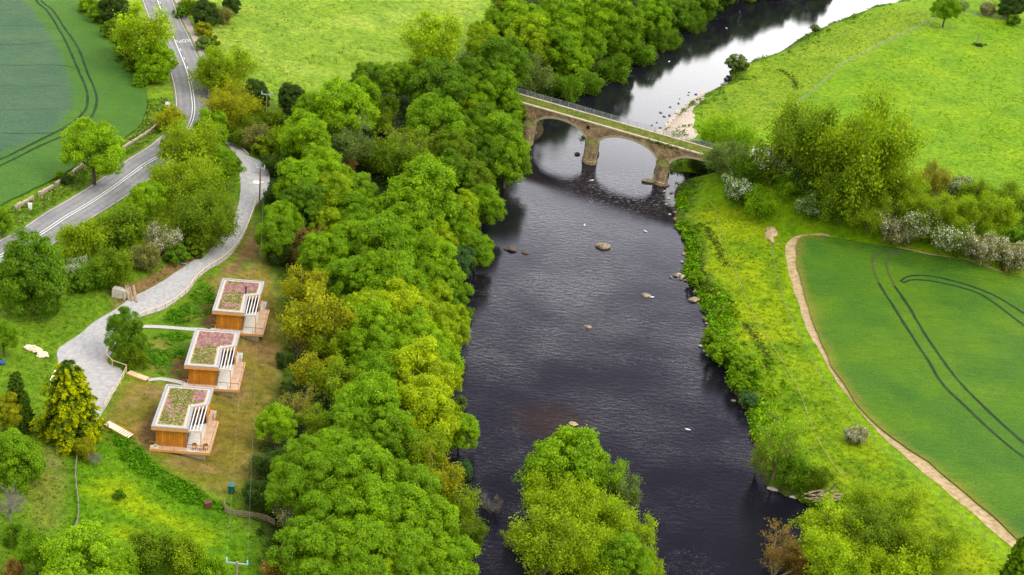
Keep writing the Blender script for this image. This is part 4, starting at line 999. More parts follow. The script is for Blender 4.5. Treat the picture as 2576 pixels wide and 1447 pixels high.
T(887,345,106,'airy','GG','grey-olive tree in the middle of the upper wood')
T(960,310,70,'bush','O1','low olive bush in the clearing of the upper wood')
T(1000,350,120,'sparse','O2','pale branchy tree in the upper wood, left stem of two')
T(1068,352,120,'sparse','O2','pale branchy tree in the upper wood, right stem of two')
T(1030,390,120,'airy','O1','olive leafy tree below the two pale branchy trees')
T(1148,380,96,'broad','O1','olive-green dome right of the pale branchy trees')
T(1219,385,92,'broad','G1','dark tree behind the furthest overhanging tree')
# ---- wood, middle
T(870,410,60,'sparse','B1','small brown twiggy tree in the upper wood')
T(866,448,60,'broad','Y1','small bright yellow-green tree below the brown twiggy one')
T(811,412,96,'broad','G4','bright green crown right of the round tree beside pole and drive')
T(754,445,122,'broad','G3','round tree with bright top beside the power pole on the drive')
T(757,500,100,'broad','G1','dark green tree below the round bright-topped one by the pole')
T(700,488,70,'bush','G0','dark bush at the foot of the power pole by the drive')
T(765,525,70,'broad','GB','blue-green tree on the wood edge east of the drive')
T(837,478,96,'broad','Y1','yellow-green tree in the middle of the upper wood')
T(906,475,92,'broad','G2','green tree left of the great domed tree')
T(904,520,96,'broad','G2','green tree below and left of the great domed tree')
T(1064,470,172,'broad','G3','great domed bright tree in the centre of the wood')
T(1138,420,92,'broad','G1','dark tree right behind the great domed tree')
T(1190,442,90,'broad','O1','tree with orange-green tinge near the water below the bridge')
T(1214,505,92,'broad','G2','dark fringed riverside tree above the black eddy')
T(1160,520,88,'broad','Y1','bright yellow-green crown near the water, upper middle reach')
T(706,540,84,'broad','G3','light green tree on the wood edge beside the drive fence')
T(694,582,82,'broad','G2','green tree on the wood edge just below the light green fence-side one')
T(702,632,72,'bush','G0','very dark bush at the wood edge above the farthest cabin')
T(773,595,90,'sparse','B1','tan bare-looking twiggy tree on the wood edge above the farthest cabin')
T(740,640,50,'bush','B1','brown bush below the tan twiggy tree')
T(823,552,74,'broad','Y1','bright yellow-green tree right of the tan twiggy tree')
T(813,622,98,'broad','G3','bright green tree right below the tan twiggy tree')
T(880,598,98,'broad','G3','fresh green layered tree in the middle of the wood')
T(904,556,90,'broad','G2','green tree between the fresh layered tree and the great dome')
T(975,600,142,'broad','G2','broad green flat-topped tree below the great dome')
T(1028,558,112,'broad','G3','bright crown directly below the great dome')
T(1083,578,84,'broad','Y1','yellow-tipped crown right below the great dome')
T(1113,606,64,'broad','Y2','small golden-green crown near the middle river edge')
T(1100,648,106,'broad','G4','lime green tree inland of the overhanging middle reach tree')
T(1142,570,92,'broad','G2','green riverside tree above the overhanging middle reach tree')
T(1156,645,70,'broad','GB','bluish green tree at the water in the middle reach')
T(1198,618,84,'broad','G2','tree overhanging the black eddy opposite the big boulder')
T(880,690,118,'broad','G2','green dome level with the farthest cabin roof')
T(987,700,150,'broad','G3','large cauliflower-shaped green tree level with the farthest cabin')
T(1064,692,90,'broad','G2','mixed green tree right of the large cauliflower-shaped one')
T(1132,722,96,'broad','G2','dark green riverside tree level with the farthest cabin')
T(1092,745,86,'broad','Y1','lime yellow crown beside the dark green riverside tree')
T(1165,790,52,'bush','G2','small green bush leaning over water level with the middle cabin')
# ---- wood, level with the cabins
T(775,715,116,'airy','YO','golden feathery tree on the wood edge beside the farthest cabin')
T(790,790,160,'airy','YO','large golden olive feathery tree between farthest cabin and river')
T(750,840,116,'sparse','O3','twiggy yellow-brown tree on the wood edge beside the middle cabin')
T(835,860,100,'airy','O2','olive feathery tree right of the twiggy yellow-brown one')
T(715,905,46,'bush','G0','small dark bush at the wood edge beside the middle cabin')
T(921,782,128,'broad','Y1','yellow-green tree left of the two golden-green crowns in mid wood')
T(1004,770,140,'broad','Y2','golden-green crown, the larger of two level with the middle cabin')
T(1071,780,96,'broad','Y1','golden-green crown, the smaller of two level with the middle cabin')
T(1138,805,88,'broad','Y1','bright tree above the river at the dark water notch')
T(932,825,124,'broad','G4','vivid green tree below the golden-green crowns')
T(1033,835,124,'broad','G4','vivid yellowish green tree near the river, level with the middle cabin')
T(1107,835,92,'broad','Y1','yellow-green riverside tree below the dark water notch')
T(932,875,112,'broad','G3','bright green tree inland, just above the lime crowns')
T(999,885,104,'broad','G4','bright green crown just above the big lime-yellow trees')
T(1088,890,116,'broad','G4','bright green riverside tree just above the big lime-yellow trees')
T(944,935,118,'broad','G2','darker green tree left of the big lime-yellow tree')
T(1052,936,152,'broad','Y2','big lime-yellow tree at the river, upper of two')
T(1122,945,74,'broad','Y2','lime-yellow crown touching the water beside the big upper lime tree')
T(849,945,116,'airy','O2','olive feathery tree level with the nearest cabin roof')
T(777,930,98,'airy','YO','golden olive tree on the wood edge between middle and nearest cabin')
T(1071,1015,146,'broad','Y2','big lime-yellow tree at the river, lower of two')
T(1114,1050,98,'broad','Y1','yellow-green crown under the lower lime-yellow tree')
T(1159,1078,84,'broad','G4','bright green bough tree jutting over the water below the lime trees')
T(1152,1018,46,'bush','GG','small grey-green bush at the water beside the lime trees')
T(921,1000,152,'broad','G3','large green tree left of the lower lime-yellow tree')
T(873,1058,120,'broad','G2','green tree in the wood directly east of the nearest cabin')
T(968,1082,140,'broad','G2','broad green tree below and left of the lime-yellow trees')
T(749,1015,112,'sparse','O3','fan-shaped orange-stemmed tree on the wood edge by the nearest cabin')
T(694,1054,84,'broad','G4','small fresh green tree on the wood edge right of the nearest cabin')
T(800,1050,90,'airy','O2','olive loose tree behind the fan-shaped orange-stemmed tree')
# ---- wood, nearest part
T(675,1168,88,'bush','G0','dark blue-green bush at the wood edge below the nearest cabin')
T(761,1150,110,'broad','G2','green tree on the wood edge just below the fan-shaped tree')
T(837,1122,112,'broad','G3','bright green tree in the lower wood below the large green one')
T(761,1200,90,'broad','G1','dark green tree on the wood edge above the tan blossoming tree')
T(909,1172,146,'broad','G3','large bright tree in the centre of the lower wood')
T(968,1190,110,'broad','G3','bright green crown right of the large lower wood tree')
T(1064,1142,126,'airy','O2','olive-tan feathery tree below the lime-yellow trees')
T(1100,1190,128,'airy','YO','yellow olive feathery tree above the narrow side channel')
T(1159,1188,66,'bush','GB','blue-green bush at the water beside the feathery trees')
T(1150,1262,110,'airy','O2','feathery yellow-green tree leaning over the narrow side channel')
T(1232,1268,74,'bare','O1','bare grey twigs reaching over the narrow side channel')
T(1178,1350,92,'airy','O1','olive feathery tree at the lower end of the side channel')
T(647,1245,86,'bush','G0','dark bush behind the green bin')
T(690,1262,70,'bush','G1','dark green bush above the woven hurdle fence')
T(733,1222,112,'broad','G2','green tree on the wood edge above the hurdle fence')
T(743,1285,112,'hawthorn','T1','tan cream-blossoming tree beside the hurdle fence', var=1)
T(827,1210,142,'broad','G2','mid green tree left of the large lower wood tree')
T(1045,1235,130,'broad','G2','green tree right of centre in the lower wood')
T(925,1262,150,'broad','G3','bright green tree in the lower wood, third row from the bottom')
T(1010,1290,150,'broad','G3','bright green rounded tree in the lower wood near the channel')
T(1082,1315,140,'broad','G3','green tree at the channel edge in the lower wood')
T(827,1305,136,'broad','G2','green tree right of the tan blossoming tree')
T(767,1370,140,'broad','G2','green tree at the bottom edge of the wood below the tan blossoming tree')
T(725,1428,118,'bush','B1','rusty brown bush at the bottom edge left of the wood')
T(845,1380,140,'broad','G3','bright tree near the bottom edge left of centre wood')
T(930,1365,150,'broad','G3','bright tree near the bottom edge in centre wood')
T(1035,1380,140,'broad','G3','bright green dome near the bottom edge of the wood')
T(1120,1405,140,'broad','G3','green tree at the bottom edge beside the side channel')
T(900,1435,130,'broad','G2','green tree cut by the bottom edge, left centre of the wood')
T(960,1440,96,'broad','Y1','yellow-green small crown cut by the bottom edge of the wood')
T(1030,1450,120,'broad','G2','green tree cut by the bottom edge, right centre of the wood')
T(790,1450,110,'broad','G2','green tree cut by the bottom edge beside the rusty brown bush')
# ---- island
T(1425,1170,200,'dense','G3','rounded fresh green willow at the upstream tip of the island')
T(1482,1125,60,'airy','G2','slender green tree top rising behind the island tip willow')
T(1520,1190,110,'airy','G3','grey-green willow on the right shoulder of the island tip')
T(1568,1232,96,'airy','GG','grey-green loose willow on the right side of the island')
T(1408,1268,200,'bush','Y1','yellow-green willow on the left side of the island')
T(1508,1300,200,'bush','Y1','large yellow-green willow in the middle of the island')
T(1380,1365,170,'airy','O2','olive willow with pale stems low on the left of the island')
T(1492,1385,200,'bush','Y1','yellow-green willow at the bottom of the island')
T(1565,1400,116,'broad','G2','darker green tree inside the willows at the bottom of the island')
T(1625,1425,96,'airy','Y1','yellow-green willow at the bottom right tip of the island')
T(1308,1350,90,'sparse','O2','sparse pale-stemmed willow leaning over water left of the island')
T(1590,1330,110,'airy','Y1','yellow-green willow on the right flank of the island')
# ---- right bank
T(1854,160,56,'shrub','GG','round grey-green bush on the far river edge beyond the bridge')
T(2050,72,24,'shrub','GG','tiny grey bush on the far right river edge')
T(2384,12,60,'broad','G2','green tree at the top beyond the fenced pasture corner')
T(2420,12,36,'hawthorn','G2','small white-blossoming bush at the top right beside the green tree')
T(2487,22,44,'hawthorn','T1','creamy blossoming bush alone near the top right corner')
T(2550,8,70,'dense','G0','dark tree in the top right corner')
T(2550,52,36,'shrub','G1','small dark shrub at the right edge near the top')
T(1818,345,170,'bush','G3','soft green willow at the near end of the bridge')
T(1834,395,130,'bush','GG','grey-green arching bush below the near end of the bridge')
T(1790,392,110,'bush','G0','dark ivy-clad bush at the near bridge arch')
T(1875,425,90,'bush','G1','green bush between the bridge end and the cream hawthorn')
T(1935,405,116,'hawthorn','O1','large creamy hawthorn left of the two big pale trees', var=1)
T(1857,470,90,'hawthorn','G1','white blossom-covered hawthorn by the river path', var=2)
T(1990,460,80,'bush','G2','fresh green bush between the hawthorns by the river path')
T(2040,345,230,'bush','O1','big loose green tree, left of the two largest trees on the right bank',1.3)
T(2184,375,285,'bush','O2','largest tree on the right bank, wide olive-yellow fan of branches',1.35)
T(2050,440,120,'bush','G0','dark hollow bush under the two largest right bank trees')
T(2130,485,190,'bush','O1','olive skirt bush under the largest right bank tree')
T(2262,455,150,'bush','O2','olive loose bush on the right flank of the largest tree')
T(1915,508,88,'bush','G3','light green bush in front of the creamy hawthorns')
T(2047,516,88,'hawthorn','G1','white hawthorn standing alone before the olive hedge', var=0)
T(2115,520,110,'bush','O1','olive green bush right of the lone white hawthorn')
T(2190,530,130,'bush','O2','yellow-olive bush in the hedge left of the long white hawthorns')
T(2350,452,110,'bush','O3','brownish olive bush at the pasture edge behind the hedge')
T(2300,508,120,'bush','O2','pale yellowish bush behind the white hawthorn hedge')
T(2415,470,70,'hawthorn','O1','cream bush at the pasture edge behind the hedge')
T(2465,490,110,'bush','O1','olive bush at the pasture edge near the right side')
T(2252,572,96,'hawthorn','T1','greyish cream hawthorn, leftmost of the hedge above the green field')
T(2325,565,110,'hawthorn','O1','white hawthorn, second in the hedge above the green field')
T(2400,595,112,'hawthorn','O1','white-flecked hawthorn, third in the hedge above the green field')
T(2470,620,100,'hawthorn','T1','greyish hawthorn, fourth in the hedge above the green field')
T(2545,640,100,'hawthorn','T1','pinkish cream hawthorn at the right end of the hedge')
T(2400,535,130,'bush','O2','yellow olive tree behind the third hedge hawthorn')
T(2490,530,140,'bush','O2','broad olive tree above the right end of the hedge')
T(2555,505,140,'bush','O1','olive tree cut by the right edge above the hedge')
T(2560,580,90,'bush','G1','dark green bush at the right edge behind the hedge')
T(1825,882,86,'shrub','G3','rounded green bush at the water on the middle right bank')
T(1872,925,74,'shrub','G2','darker green bush just below the rounded bank bush')
T(1790,845,46,'shrub','G2','small green bush on the right bank above the rounded one')
T(1858,965,56,'shrub','G2','green bush on the right bank edge, lowest of the cluster')
T(1884,1005,50,'shrub','GB','blue-green bush at the water near the leaning tree')
T(1752,700,44,'shrub','G2','small green bush at the stone spit on the right bank')
T(1968,1095,150,'sparse','G3','leaning sparse tree with bare trunks over the right bank water', 1.45)
T(1912,1120,90,'sparse','O1','thin bough-like tree stretching over the river from the right bank', 1.5, lean=(.1,-.35))
T(1990,1180,90,'bush','G1','dark green bush at the foot of the leaning sparse tree')
T(2060,1200,70,'bush','O1','olive bush behind the driftwood roots')
T(2154,1095,52,'hawthorn','T1','small pinkish blossoming bush alone on the right bank grass', var=2)
T(2210,1280,200,'bush','O2','yellow-green willow on the lower right bank, uppermost of the group')
T(2085,1318,140,'airy','Y1','bright green willow overhanging the water at lower right')
T(2190,1350,200,'bush','O1','dense olive willow in the middle of the lower right group')
T(2075,1395,140,'airy','Y1','fresh green willow at the bottom edge beside the water')
T(2315,1375,190,'bush','O2','yellow-green willow at the right of the lower right group')
T(2170,1425,180,'bush','Y1','green willow cut by the bottom edge in the lower right group')
T(2270,1440,150,'bush','Y1','yellowish willow cut by the bottom edge at lower right')
T(1950,1392,170,'sparse','B1','rust-brown leafed branches leaning over the water at lower right', lean=(.1,-.5))
T(2000,1410,90,'bush','B1','orange-brown bush at the water edge bottom right')
T(2556,1420,80,'spire','G1','dark conifer cut by the bottom right corner')
T(1742,48,84,'bush','G1','low dark bush at the far wooded waterline, nearest the top edge')
T(1672,95,84,'bush','G1','low dark bush at the far wooded waterline, second from the top')
T(1612,132,84,'bush','G1','low dark bush at the far wooded waterline, third from the top')
T(1545,172,84,'bush','G1','low dark bush at the far wooded waterline, fourth from the top')
T(1478,205,84,'bush','G1','low dark bush at the wooded waterline just beyond the bridge')
T(1425,222,84,'bush','G1','green bush tucked against the far side of the bridge at the wooded waterline')
T(1800,-45,130,'dense','G1','dark tree just beyond the top edge, mirrored in the far river', group='trees mirrored in the far river')
T(1875,-70,130,'dense','G1','dark tree just beyond the top edge, mirrored in the far river', group='trees mirrored in the far river')
T(1960,-95,130,'dense','G1','dark tree just beyond the top edge, mirrored in the far river', group='trees mirrored in the far river')
T(2050,-120,130,'dense','G1','dark tree just beyond the top edge, mirrored in the far river', group='trees mirrored in the far river')
T(222,14,54,'shrub','G3','light green shrub on the crop edge at the top, furthest left')
T(352,205,40,'shrub','G2','low green shrub at the corner of the left crop field by the road')
T(305,48,60,'shrub','G1','deep green shrub squeezed between crop edge and tall yellow-green roadside tree')
T(455,30,40,'shrub','G1','small green shrub between pavement and the dark trees at the top')
T(600,345,54,'bush','O1','small olive bush right of the narrow top of the drive')
T(1765,402,76,'bush','G0','dark bush hiding the right end of the smallest bridge arch')
T(1745,372,44,'shrub','G2','green shrub growing over the bridge parapet at its right end')
T(950,395,100,'bush','O1','olive bush filling the dark clearing left of the pale branchy trees')
T(965,270,80,'bush','O1','olive bush below the pair of dark trees at the pale meadow edge')
T(1010,440,80,'bush','G2','green bush between the great domed tree and the pale branchy trees')
# ------------------------------------------------------------------ cabins
def cabin(k, label, pink, flue):
    (o, a) = CAB[k]; zr = 10.6
    root = empty('cabin', (o[0], o[1], 0), a); tag(root, label, 'cabin', 'timber holiday cabins on the slope')
    W1, W2, NX, NY1, NY2, L = 4.95, 6.65, 4.72, 5.55, 6.5, 11.0
    outer = [(0, 0), (W1, 0), (NX, NY1), (W2, NY2), (W2, L), (0, L)]
    def inset(P, d):
        n = len(P); Q = []
        for i in range(n):
            p0, p1, p2 = map(lambda q: Vector(q), (P[i - 1], P[i], P[(i + 1) % n]))
            e1 = (p1 - p0).normalized(); e2 = (p2 - p1).normalized(); n1 = Vector((-e1.y, e1.x)); n2 = Vector((-e2.y, e2.x))
            b = (n1 + n2).normalized(); Q.append(tuple(p1 + b * d / max(.35, b.dot(n1))))
        return Q
    i1, i2, i3 = inset(outer, .3), inset(outer, .34), inset(outer, .72)
    def ring(P, Q, z0, z1, m, name, par):
        q = MB(); n = len(P); V = [(x, y, z) for z in (z0, z1) for S_ in (P, Q) for x, y in S_]
        Fs = []
        for i in range(n):
            j = (i + 1) % n
            Fs += [(2 * n + i, 2 * n + j, 3 * n + j, 3 * n + i), (i, n + i, n + j, j), (i, j, 2 * n + j, 2 * n + i), (n + i, 3 * n + i, 3 * n + j, n + j)]
        q.add(V, Fs); return q.build(name, m, par)
    q = MB(); q.prism(inset(outer, .03), zr - .5, zr - .06); roof = q.build('roof', M_GRAV, root)
    ring(outer, i1, zr - .06, zr + .05, M_CAP, 'edge_capping', roof)
    ring(i2, i3, zr - .06, zr - .02, M_GRAV, 'pebble_border', roof)
    q = MB(); q.prism(i3, zr - .06, zr + .02); me = q.mesh('planting_bed', M_SOIL); bed = link('planting_bed', me, roof)
    rs = np.random.RandomState(30 + k); n = 5200; P = np.column_stack([rs.uniform(.6, 6.2, n), rs.uniform(.6, 10.5, n)])
    ok = inpoly(P[:, 0], P[:, 1], np.array(inset(outer, .82))); P = P[ok]; nn = fnoise(P[:, 0] + 31 * k, P[:, 1], 2.1, 60 + k) + pink + (P[:, 1] - 5.5) * (.055 if k == 1 else .008)
    f = nn + rs.normal(0, .05, len(P)) > .5
    col = np.where(f[:, None], np.array((.46, .20, .29)) * rs.uniform(.75, 1.2, (len(P), 1)), np.array((.14, .225, .010)) * rs.uniform(.65, 1.35, (len(P), 1)))
    brown = (rs.rand(len(P)) < .15)[:, None]; col = np.where(brown & ~f[:, None], np.array((.24, .15, .07)), col)
    link('sedum', card_mesh('sedum', np.column_stack([P, np.full(len(P), zr + .02)]), rs.uniform(.06, .15, len(P)), col, 6, 5 + k), roof)
    if flue:
        q = MB(); x, y = 4.35, 6.0
        q.tube([(x, y, zr), (x, y, zr + 1.25)], [.12, .12], 12); q.tube([(x, y, zr + 1.25), (x, y, zr + 1.42)], [.2, .2], 12); q.build('flue', M_BLACK, roof)
        q = MB(); q.box(x - .2, x + .2, y - .2, y + .2, zr - .03, zr + .12); q.build('flue_base', M_WHITE, roof)
    else:
        q = MB(); q.tube([(4.45, 5.9, zr - .02), (4.45, 5.9, zr + .2)], [.14, .11], 12); q.build('roof_vent', M_WHITE, roof)
    ring(inset(outer, .0), inset(outer, .12), zr - .56, zr - .062, M_FASC, 'fascia', root)
    # walls
    body = [(.55, .35), (W1 - .32, .35), (NX - .32, NY1 + .25), (W2 - .3, NY2 + .28), (W2 - .3, L - .35), (.55, L - .35)]
    n = len(body); zd = 7.42
    for nm, i0, m in (('front_wall', 0, M_CLAD), ('back_wall', 4, M_CLAD), ('side_wall', 5, M_CLADY), ('east_wall', 3, M_CLADY)):
        p, r = body[i0], body[(i0 + 1) % n]; q = MB(); d = (Vector(r) - Vector(p)).normalized(); nn_ = Vector((-d.y, d.x)) * .12
        q.prism([p, r, (r[0] + nn_.x, r[1] + nn_.y), (p[0] + nn_.x, p[1] + nn_.y)], zd - .5, zr - .5); q.build(nm, m, root)
    for nm, i0 in (('glazed_door', 1), ('glazed_wall', 2)):
        p, r = Vector(body[i0]), Vector(body[i0 + 1]); d = (r - p).normalized(); Ln = (r - p).length
        q = MB(); nn_ = Vector((-d.y, d.x)) * .06
        q.prism([p, r, r + nn_, p + nn_], zd, zr - .5); g = q.build(nm, M_GLASS, root)
        q = MB(); npn = 4 if i0 == 1 else 2
        for i in range(npn + 1):
            c = p + d * (Ln * i / npn); q.box(c.x - .05, c.x + .05, c.y - .05, c.y + .05, zd, zr - .52)
        q.bar((p.x, p.y, zr - .62), (r.x, r.y, zr - .62), .12, .18); q.build('door_frame' if i0 == 1 else 'window_frame', M_FASC if i0 == 2 else M_RAIL, g)
    # deck
    q = MB(); q.box(W1 - .3, 6.45, -.55, 7.6, zd - .1, zd); q.build('inner_deck_lit', M_DECKP, root)  # same deck as the tan boards; bright light painted in as paler colour
    q = MB(); q.box(6.45, 7.9, -.55, 7.6, zd - .1, zd - .004); q.box(-.15, W1 - .3, -.55, .34, zd - .1, zd - .002); q.build('deck', M_DECK, root)
    q = MB(); q.box(-.17, 7.92, -.6, -.55, zd - .38, zd + .012); q.box(7.9, 7.95, -.6, 7.6, zd - .38, zd + .012); q.build('deck_edge', M_FASC, root)
    q = MB(); q.box(6.5, 7.2, 7.6, 10.3, zd - .35, zd - .05); q.build('side_walkway', M_PATH if k == 2 else M_DECKP, root)
    q = MB(); q.box(6.45, 6.57, 6.9, 9.6, zd - .3, zd + .55); q.box(7.2, 7.3, 7.6, 9.4, zd - .3, zd + .5); q.build('side_screen', M_SLAT if k < 2 else M_TIMBER2, root)
    q = MB(); q.box(2.6, 7.2, -.1, 7.4, 4.6, zd - .12); q.build('base', M_BLOCK, root)
    q = MB(); q.box(.35, 6.3, .36, L - .4, 5.6, zd - .02); q.build('floor_slab', M_BLOCK, root)
    # pergola
    pg = MB(); pg.bar((W1, .02, zr - .28), (W1 + 1.75, .02, zr - .28), .14, .3); pb = pg.build('pergola_beam', M_SLAT, root)
    for i in range(4):
        x0 = W1 + .22 + i * .46; y1 = NY1 + .1 + (x0 - NX) / (W2 - NX) * (NY2 - NY1)
        q = MB(); q.bar((x0, .1, zr - .14), (x0 - .12, y1, zr - .14), .13, .2); q.build('slat', M_SLAT, pb)
    q = MB(); q.box(W1 + 1.62, W1 + 1.76, -.07, .09, 6.0, zr - .43); q.build('post', M_TIMBER2, root)
    q = MB(); q.box(W2 - .14, W2 - .02, NY2 - .12, NY2 + .02, zd, zr - .5); q.build('post', M_TIMBER2, root)
    # railing
    q = MB()
    for x in (-.1, 1.55, 3.2, 4.85, 6.3, 7.84): q.box(x - .022, x + .022, -.52, -.476, zd, zd + 1.08)
    for y in (1.5, 3.5, 5.5, 7.5): q.box(7.84, 7.88, y - .022, y + .022, zd, zd + 1.08)
    q.box(-.12, 7.88, -.53, -.465, zd + 1.04, zd + 1.1); q.box(7.83, 7.89, -.465, 7.55, zd + 1.04, zd + 1.1)
    q.build('railing', M_RAIL, root)
    return root
cabin(0, 'timber cabin with black flue on its pink sedum roof, farthest of the row', .03, True)
cabin(1, 'timber cabin with pink and green sedum roof, in the middle of the row', -.04, False)
cabin(2, 'timber cabin with mostly green sedum roof, nearest of the row', -.13, False)
def on_cabin(k, x, y, z):
    o, a = CAB[k]; return (o[0] + x * math.cos(a) - y * math.sin(a), o[1] + x * math.sin(a) + y * math.cos(a), z)
def tub_chair(k, x, y, label, rz):
    r = empty('tub_chair', on_cabin(k, x, y, 7.42), rz); tag(r, label, 'chair', 'chairs on the nearest cabin deck')
    q = MB(); q.tube([(0, 0, .38), (0, 0, .46)], [.3, .3], 12); q.build('seat', M_TIMBER2, r)
    q = MB(); n = 12
    V = [(.34 * math.cos(t), .34 * math.sin(t), z) for z in (.4, .85) for t in np.linspace(-.3, math.pi + .3, n)]
    q.add(V, [(i, i + 1, n + i + 1, n + i) for i in range(n - 1)]); q.build('backrest', M_RAIL, r)
    for sx in (-.2, .2):
        for sy in (-.2, .2):
            q = MB(); q.box(sx - .025, sx + .025, sy - .025, sy + .025, 0, .39); q.build('leg', M_BLACK, r)
tub_chair(2, 5.75, .05, 'round basket chair behind the front railing of the nearest cabin, left one', 0)
tub_chair(2, 7.25, .15, 'round basket chair at the deck corner of the nearest cabin, right one', 1)
r = empty('garden_table', on_cabin(2, 6.5, .1, 7.42)); tag(r, 'small low table between two basket chairs on the nearest cabin deck', 'table')
q = MB(); q.tube([(0, 0, .4), (0, 0, .45)], [.28, .28], 14); q.build('tabletop', M_TIMBER, r)
q = MB(); q.tube([(0, 0, 0), (0, 0, .4)], [.06, .06], 8); q.build('leg', M_BLACK, r)
r = empty('storage_tub', at(391, 1131), .4); tag(r, 'white open tub on the ground at the front left corner of the nearest cabin', 'tub')
q = MB(); q.tube([(0, 0, 0), (0, 0, .55)], [.42, .52], 4); q.build('shell', M_WHITE, r)
q = MB(); q.tube([(0, 0, .45), (0, 0, .56)], [.44, .44], 4); q.build('filling', M_SOIL, r)

# ------------------------------------------------------------------ fences
M_FENCEG = flat('lichened_fence', (.24, .28, .13), .9)
def fence(name, l, label, step, hp, rails, mp, mr, wd=.1, jit=0.0, cat='fence', rail=(.04, .1)):
    P = spline(pts(l), .25); d = np.r_[0, np.cumsum(np.linalg.norm(np.diff(P, axis=0), axis=1))]
    n = max(2, int(round(d[-1] / step)) + 1); S_ = np.stack([np.interp(np.linspace(0, d[-1], n), d, P[:, k]) for k in (0, 1)], 1)
    Z = hgt(S_[:, 0], S_[:, 1]); rn = random.Random(len(l)); root = empty(name, (S_[0, 0], S_[0, 1], Z[0])); tag(root, label, cat)
    L_ = [(S_[i, 0] - S_[0, 0], S_[i, 1] - S_[0, 1], Z[i] - Z[0]) for i in range(n)]
    for x, y, z in L_[:100]:
        a, b = rn.uniform(-jit, jit), rn.uniform(-jit, jit); q = MB()
        q.add(*(lambda V: (V, [(0, 1, 2, 3), (7, 6, 5, 4)] + [(i, 4 + i, 4 + (i + 1) % 4, (i + 1) % 4) for i in range(4)]))([(x + sx * wd / 2 + (a if z_ else 0), y + sy * wd / 2 + (b if z_ else 0), z + (hp if z_ else -.4)) for z_ in (0, 1) for sx, sy in ((-1, -1), (1, -1), (1, 1), (-1, 1))]))
        q.build('post', mp, root)
    for h_ in rails:
        q = MB()
        for i in range(n - 1): q.bar((L_[i][0], L_[i][1], L_[i][2] + h_), (L_[i + 1][0], L_[i + 1][1], L_[i + 1][2] + h_), *rail)
        q.build('rail' if rail[0] > .03 else 'wire', mr, root)
    return root
fence('timber_fence', [(644, 515), (622, 579), (595, 626), (562, 659), (502, 700), (469, 741), (419, 778), (341, 807)], 'long pale post and rail fence along the gravel drive above the farthest cabin', 2.0, 1.15, (1.08,), M_TIMBER2, M_TIMBER, .12, 0, rail=(.12, .07))
q = fence('timber_fence', [(283, 868), (267, 912), (318, 935)], 'short pale rail fence at the corner of the gravel turning area', 2.2, 1.15, (1.1,), M_TIMBER2, M_TIMBER, .13, 0, rail=(.12, .08))
fence('timber_fence', [(318, 937), (303, 968), (280, 1000), (262, 1032)], 'pale rail fence running from the turning area down behind the golden conifer', 1.9, 1.15, (1.08, .6), M_TIMBER, M_TIMBER, .11, 0, rail=(.05, .1))
fence('wire_fence', [(1937, 615), (1950, 682), (1970, 759), (2004, 842), (2037, 902), (2064, 955), (2120, 1035), (2185, 1105), (2260, 1165), (2338, 1232), (2415, 1303), (2487, 1369), (2560, 1440)], 'old grey post and wire fence beside the bare dirt track', 2.6, 1.2, (.3, .55, .8, 1.05), M_FENCEG, M_FENCEG, .07, .1, rail=(.008, .008))
fence('wire_fence', [(2385, 31), (2284, 84), (2200, 123), (2117, 167), (2034, 242), (1985, 275)], 'thin post and wire fence across the upper right pasture', 4.5, 1.15, (.3, .7, 1.05), M_FENCEW, M_STEEL, .12, .06, rail=(.018, .018))
fence('wire_fence', [(2385, 31), (2440, 40), (2500, 46), (2580, 60)], 'pasture fence running to the top right corner', 4.0, 1.15, (.3, .7, 1.05), M_FENCEW, M_STEEL, .12, .06, rail=(.018, .018))
fence('branch_fence', [(200, 1120), (193, 1165), (190, 1200), (193, 1235), (198, 1280), (195, 1320), (175, 1365)], 'crooked grey pole fence bordering the bright lower meadow', 2.2, .8, (.75, .4), M_GREYBARK, M_GREYBARK, .09, .15, rail=(.09, .08))
def hurdle():
    P = spline(pts([(563, 1268), (567, 1288), (585, 1297), (625, 1303), (665, 1310), (690, 1322)]), .3); z = hgt(P[:, 0], P[:, 1]); r = empty('hurdle_fence', (P[0, 0], P[0, 1], z[0])); tag(r, 'low woven hazel hurdle fence below the green bin', 'fence')
    q = MB(); ln = [(P[i, 0] - P[0, 0], P[i, 1] - P[0, 1], z[i] - z[0]) for i in range(len(P))]
    for h_ in np.arange(.12, .95, .16):
        q.tube([(x + .05 * math.sin(i * 1.6 + h_ * 20), y + .05 * math.cos(i * 1.6 + h_ * 20), zz_ + h_) for i, (x, y, zz_) in enumerate(ln)], [.045] * len(ln), 5)
    q.build('woven_rods', M_WOVEN, r)
    for x, y, zz_ in ln[::4]:
        q = MB(); q.tube([(x, y, zz_ - .3), (x, y, zz_ + 1.05)], [.05, .045], 6); q.build('post', M_WOVEN, r)
hurdle()

# ------------------------------------------------------------------ power poles and lines
TOPS = {}
def pole(key, base, hgt_, label, arm=2.0, rz=.1, brown=False, rr=.15):
    r = empty('power_pole', base, rz); tag(r, label, 'pole')
    q = MB(); q.tube([(0, 0, -.8), (0, 0, hgt_)], [rr * 1.1, rr * .85], 10); q.build('pole', M_RAIL if brown else M_POLE, r)
    if arm:
        q = MB(); q.box(-arm / 2, arm / 2, -.06, .06, hgt_ - .3, hgt_ - .16); q.build('crossarm', M_STEEL, r)
        for s_ in (-1, 1):
            x = s_ * (arm / 2 - .1); q = MB(); q.tube([(x, 0, hgt_ - .16), (x, 0, hgt_ - .05), (x, 0, hgt_ + .05), (x, 0, hgt_ + .16), (x, 0, hgt_ + .28), (x, 0, hgt_ + .38)], [.05, .11, .06, .11, .06, .09], 8); q.build('insulator', M_CERAM, r)
            TOPS[key, s_] = Vector((base[0] + x * math.cos(rz), base[1] + x * math.sin(rz), base[2] + hgt_ + .38))
    return r
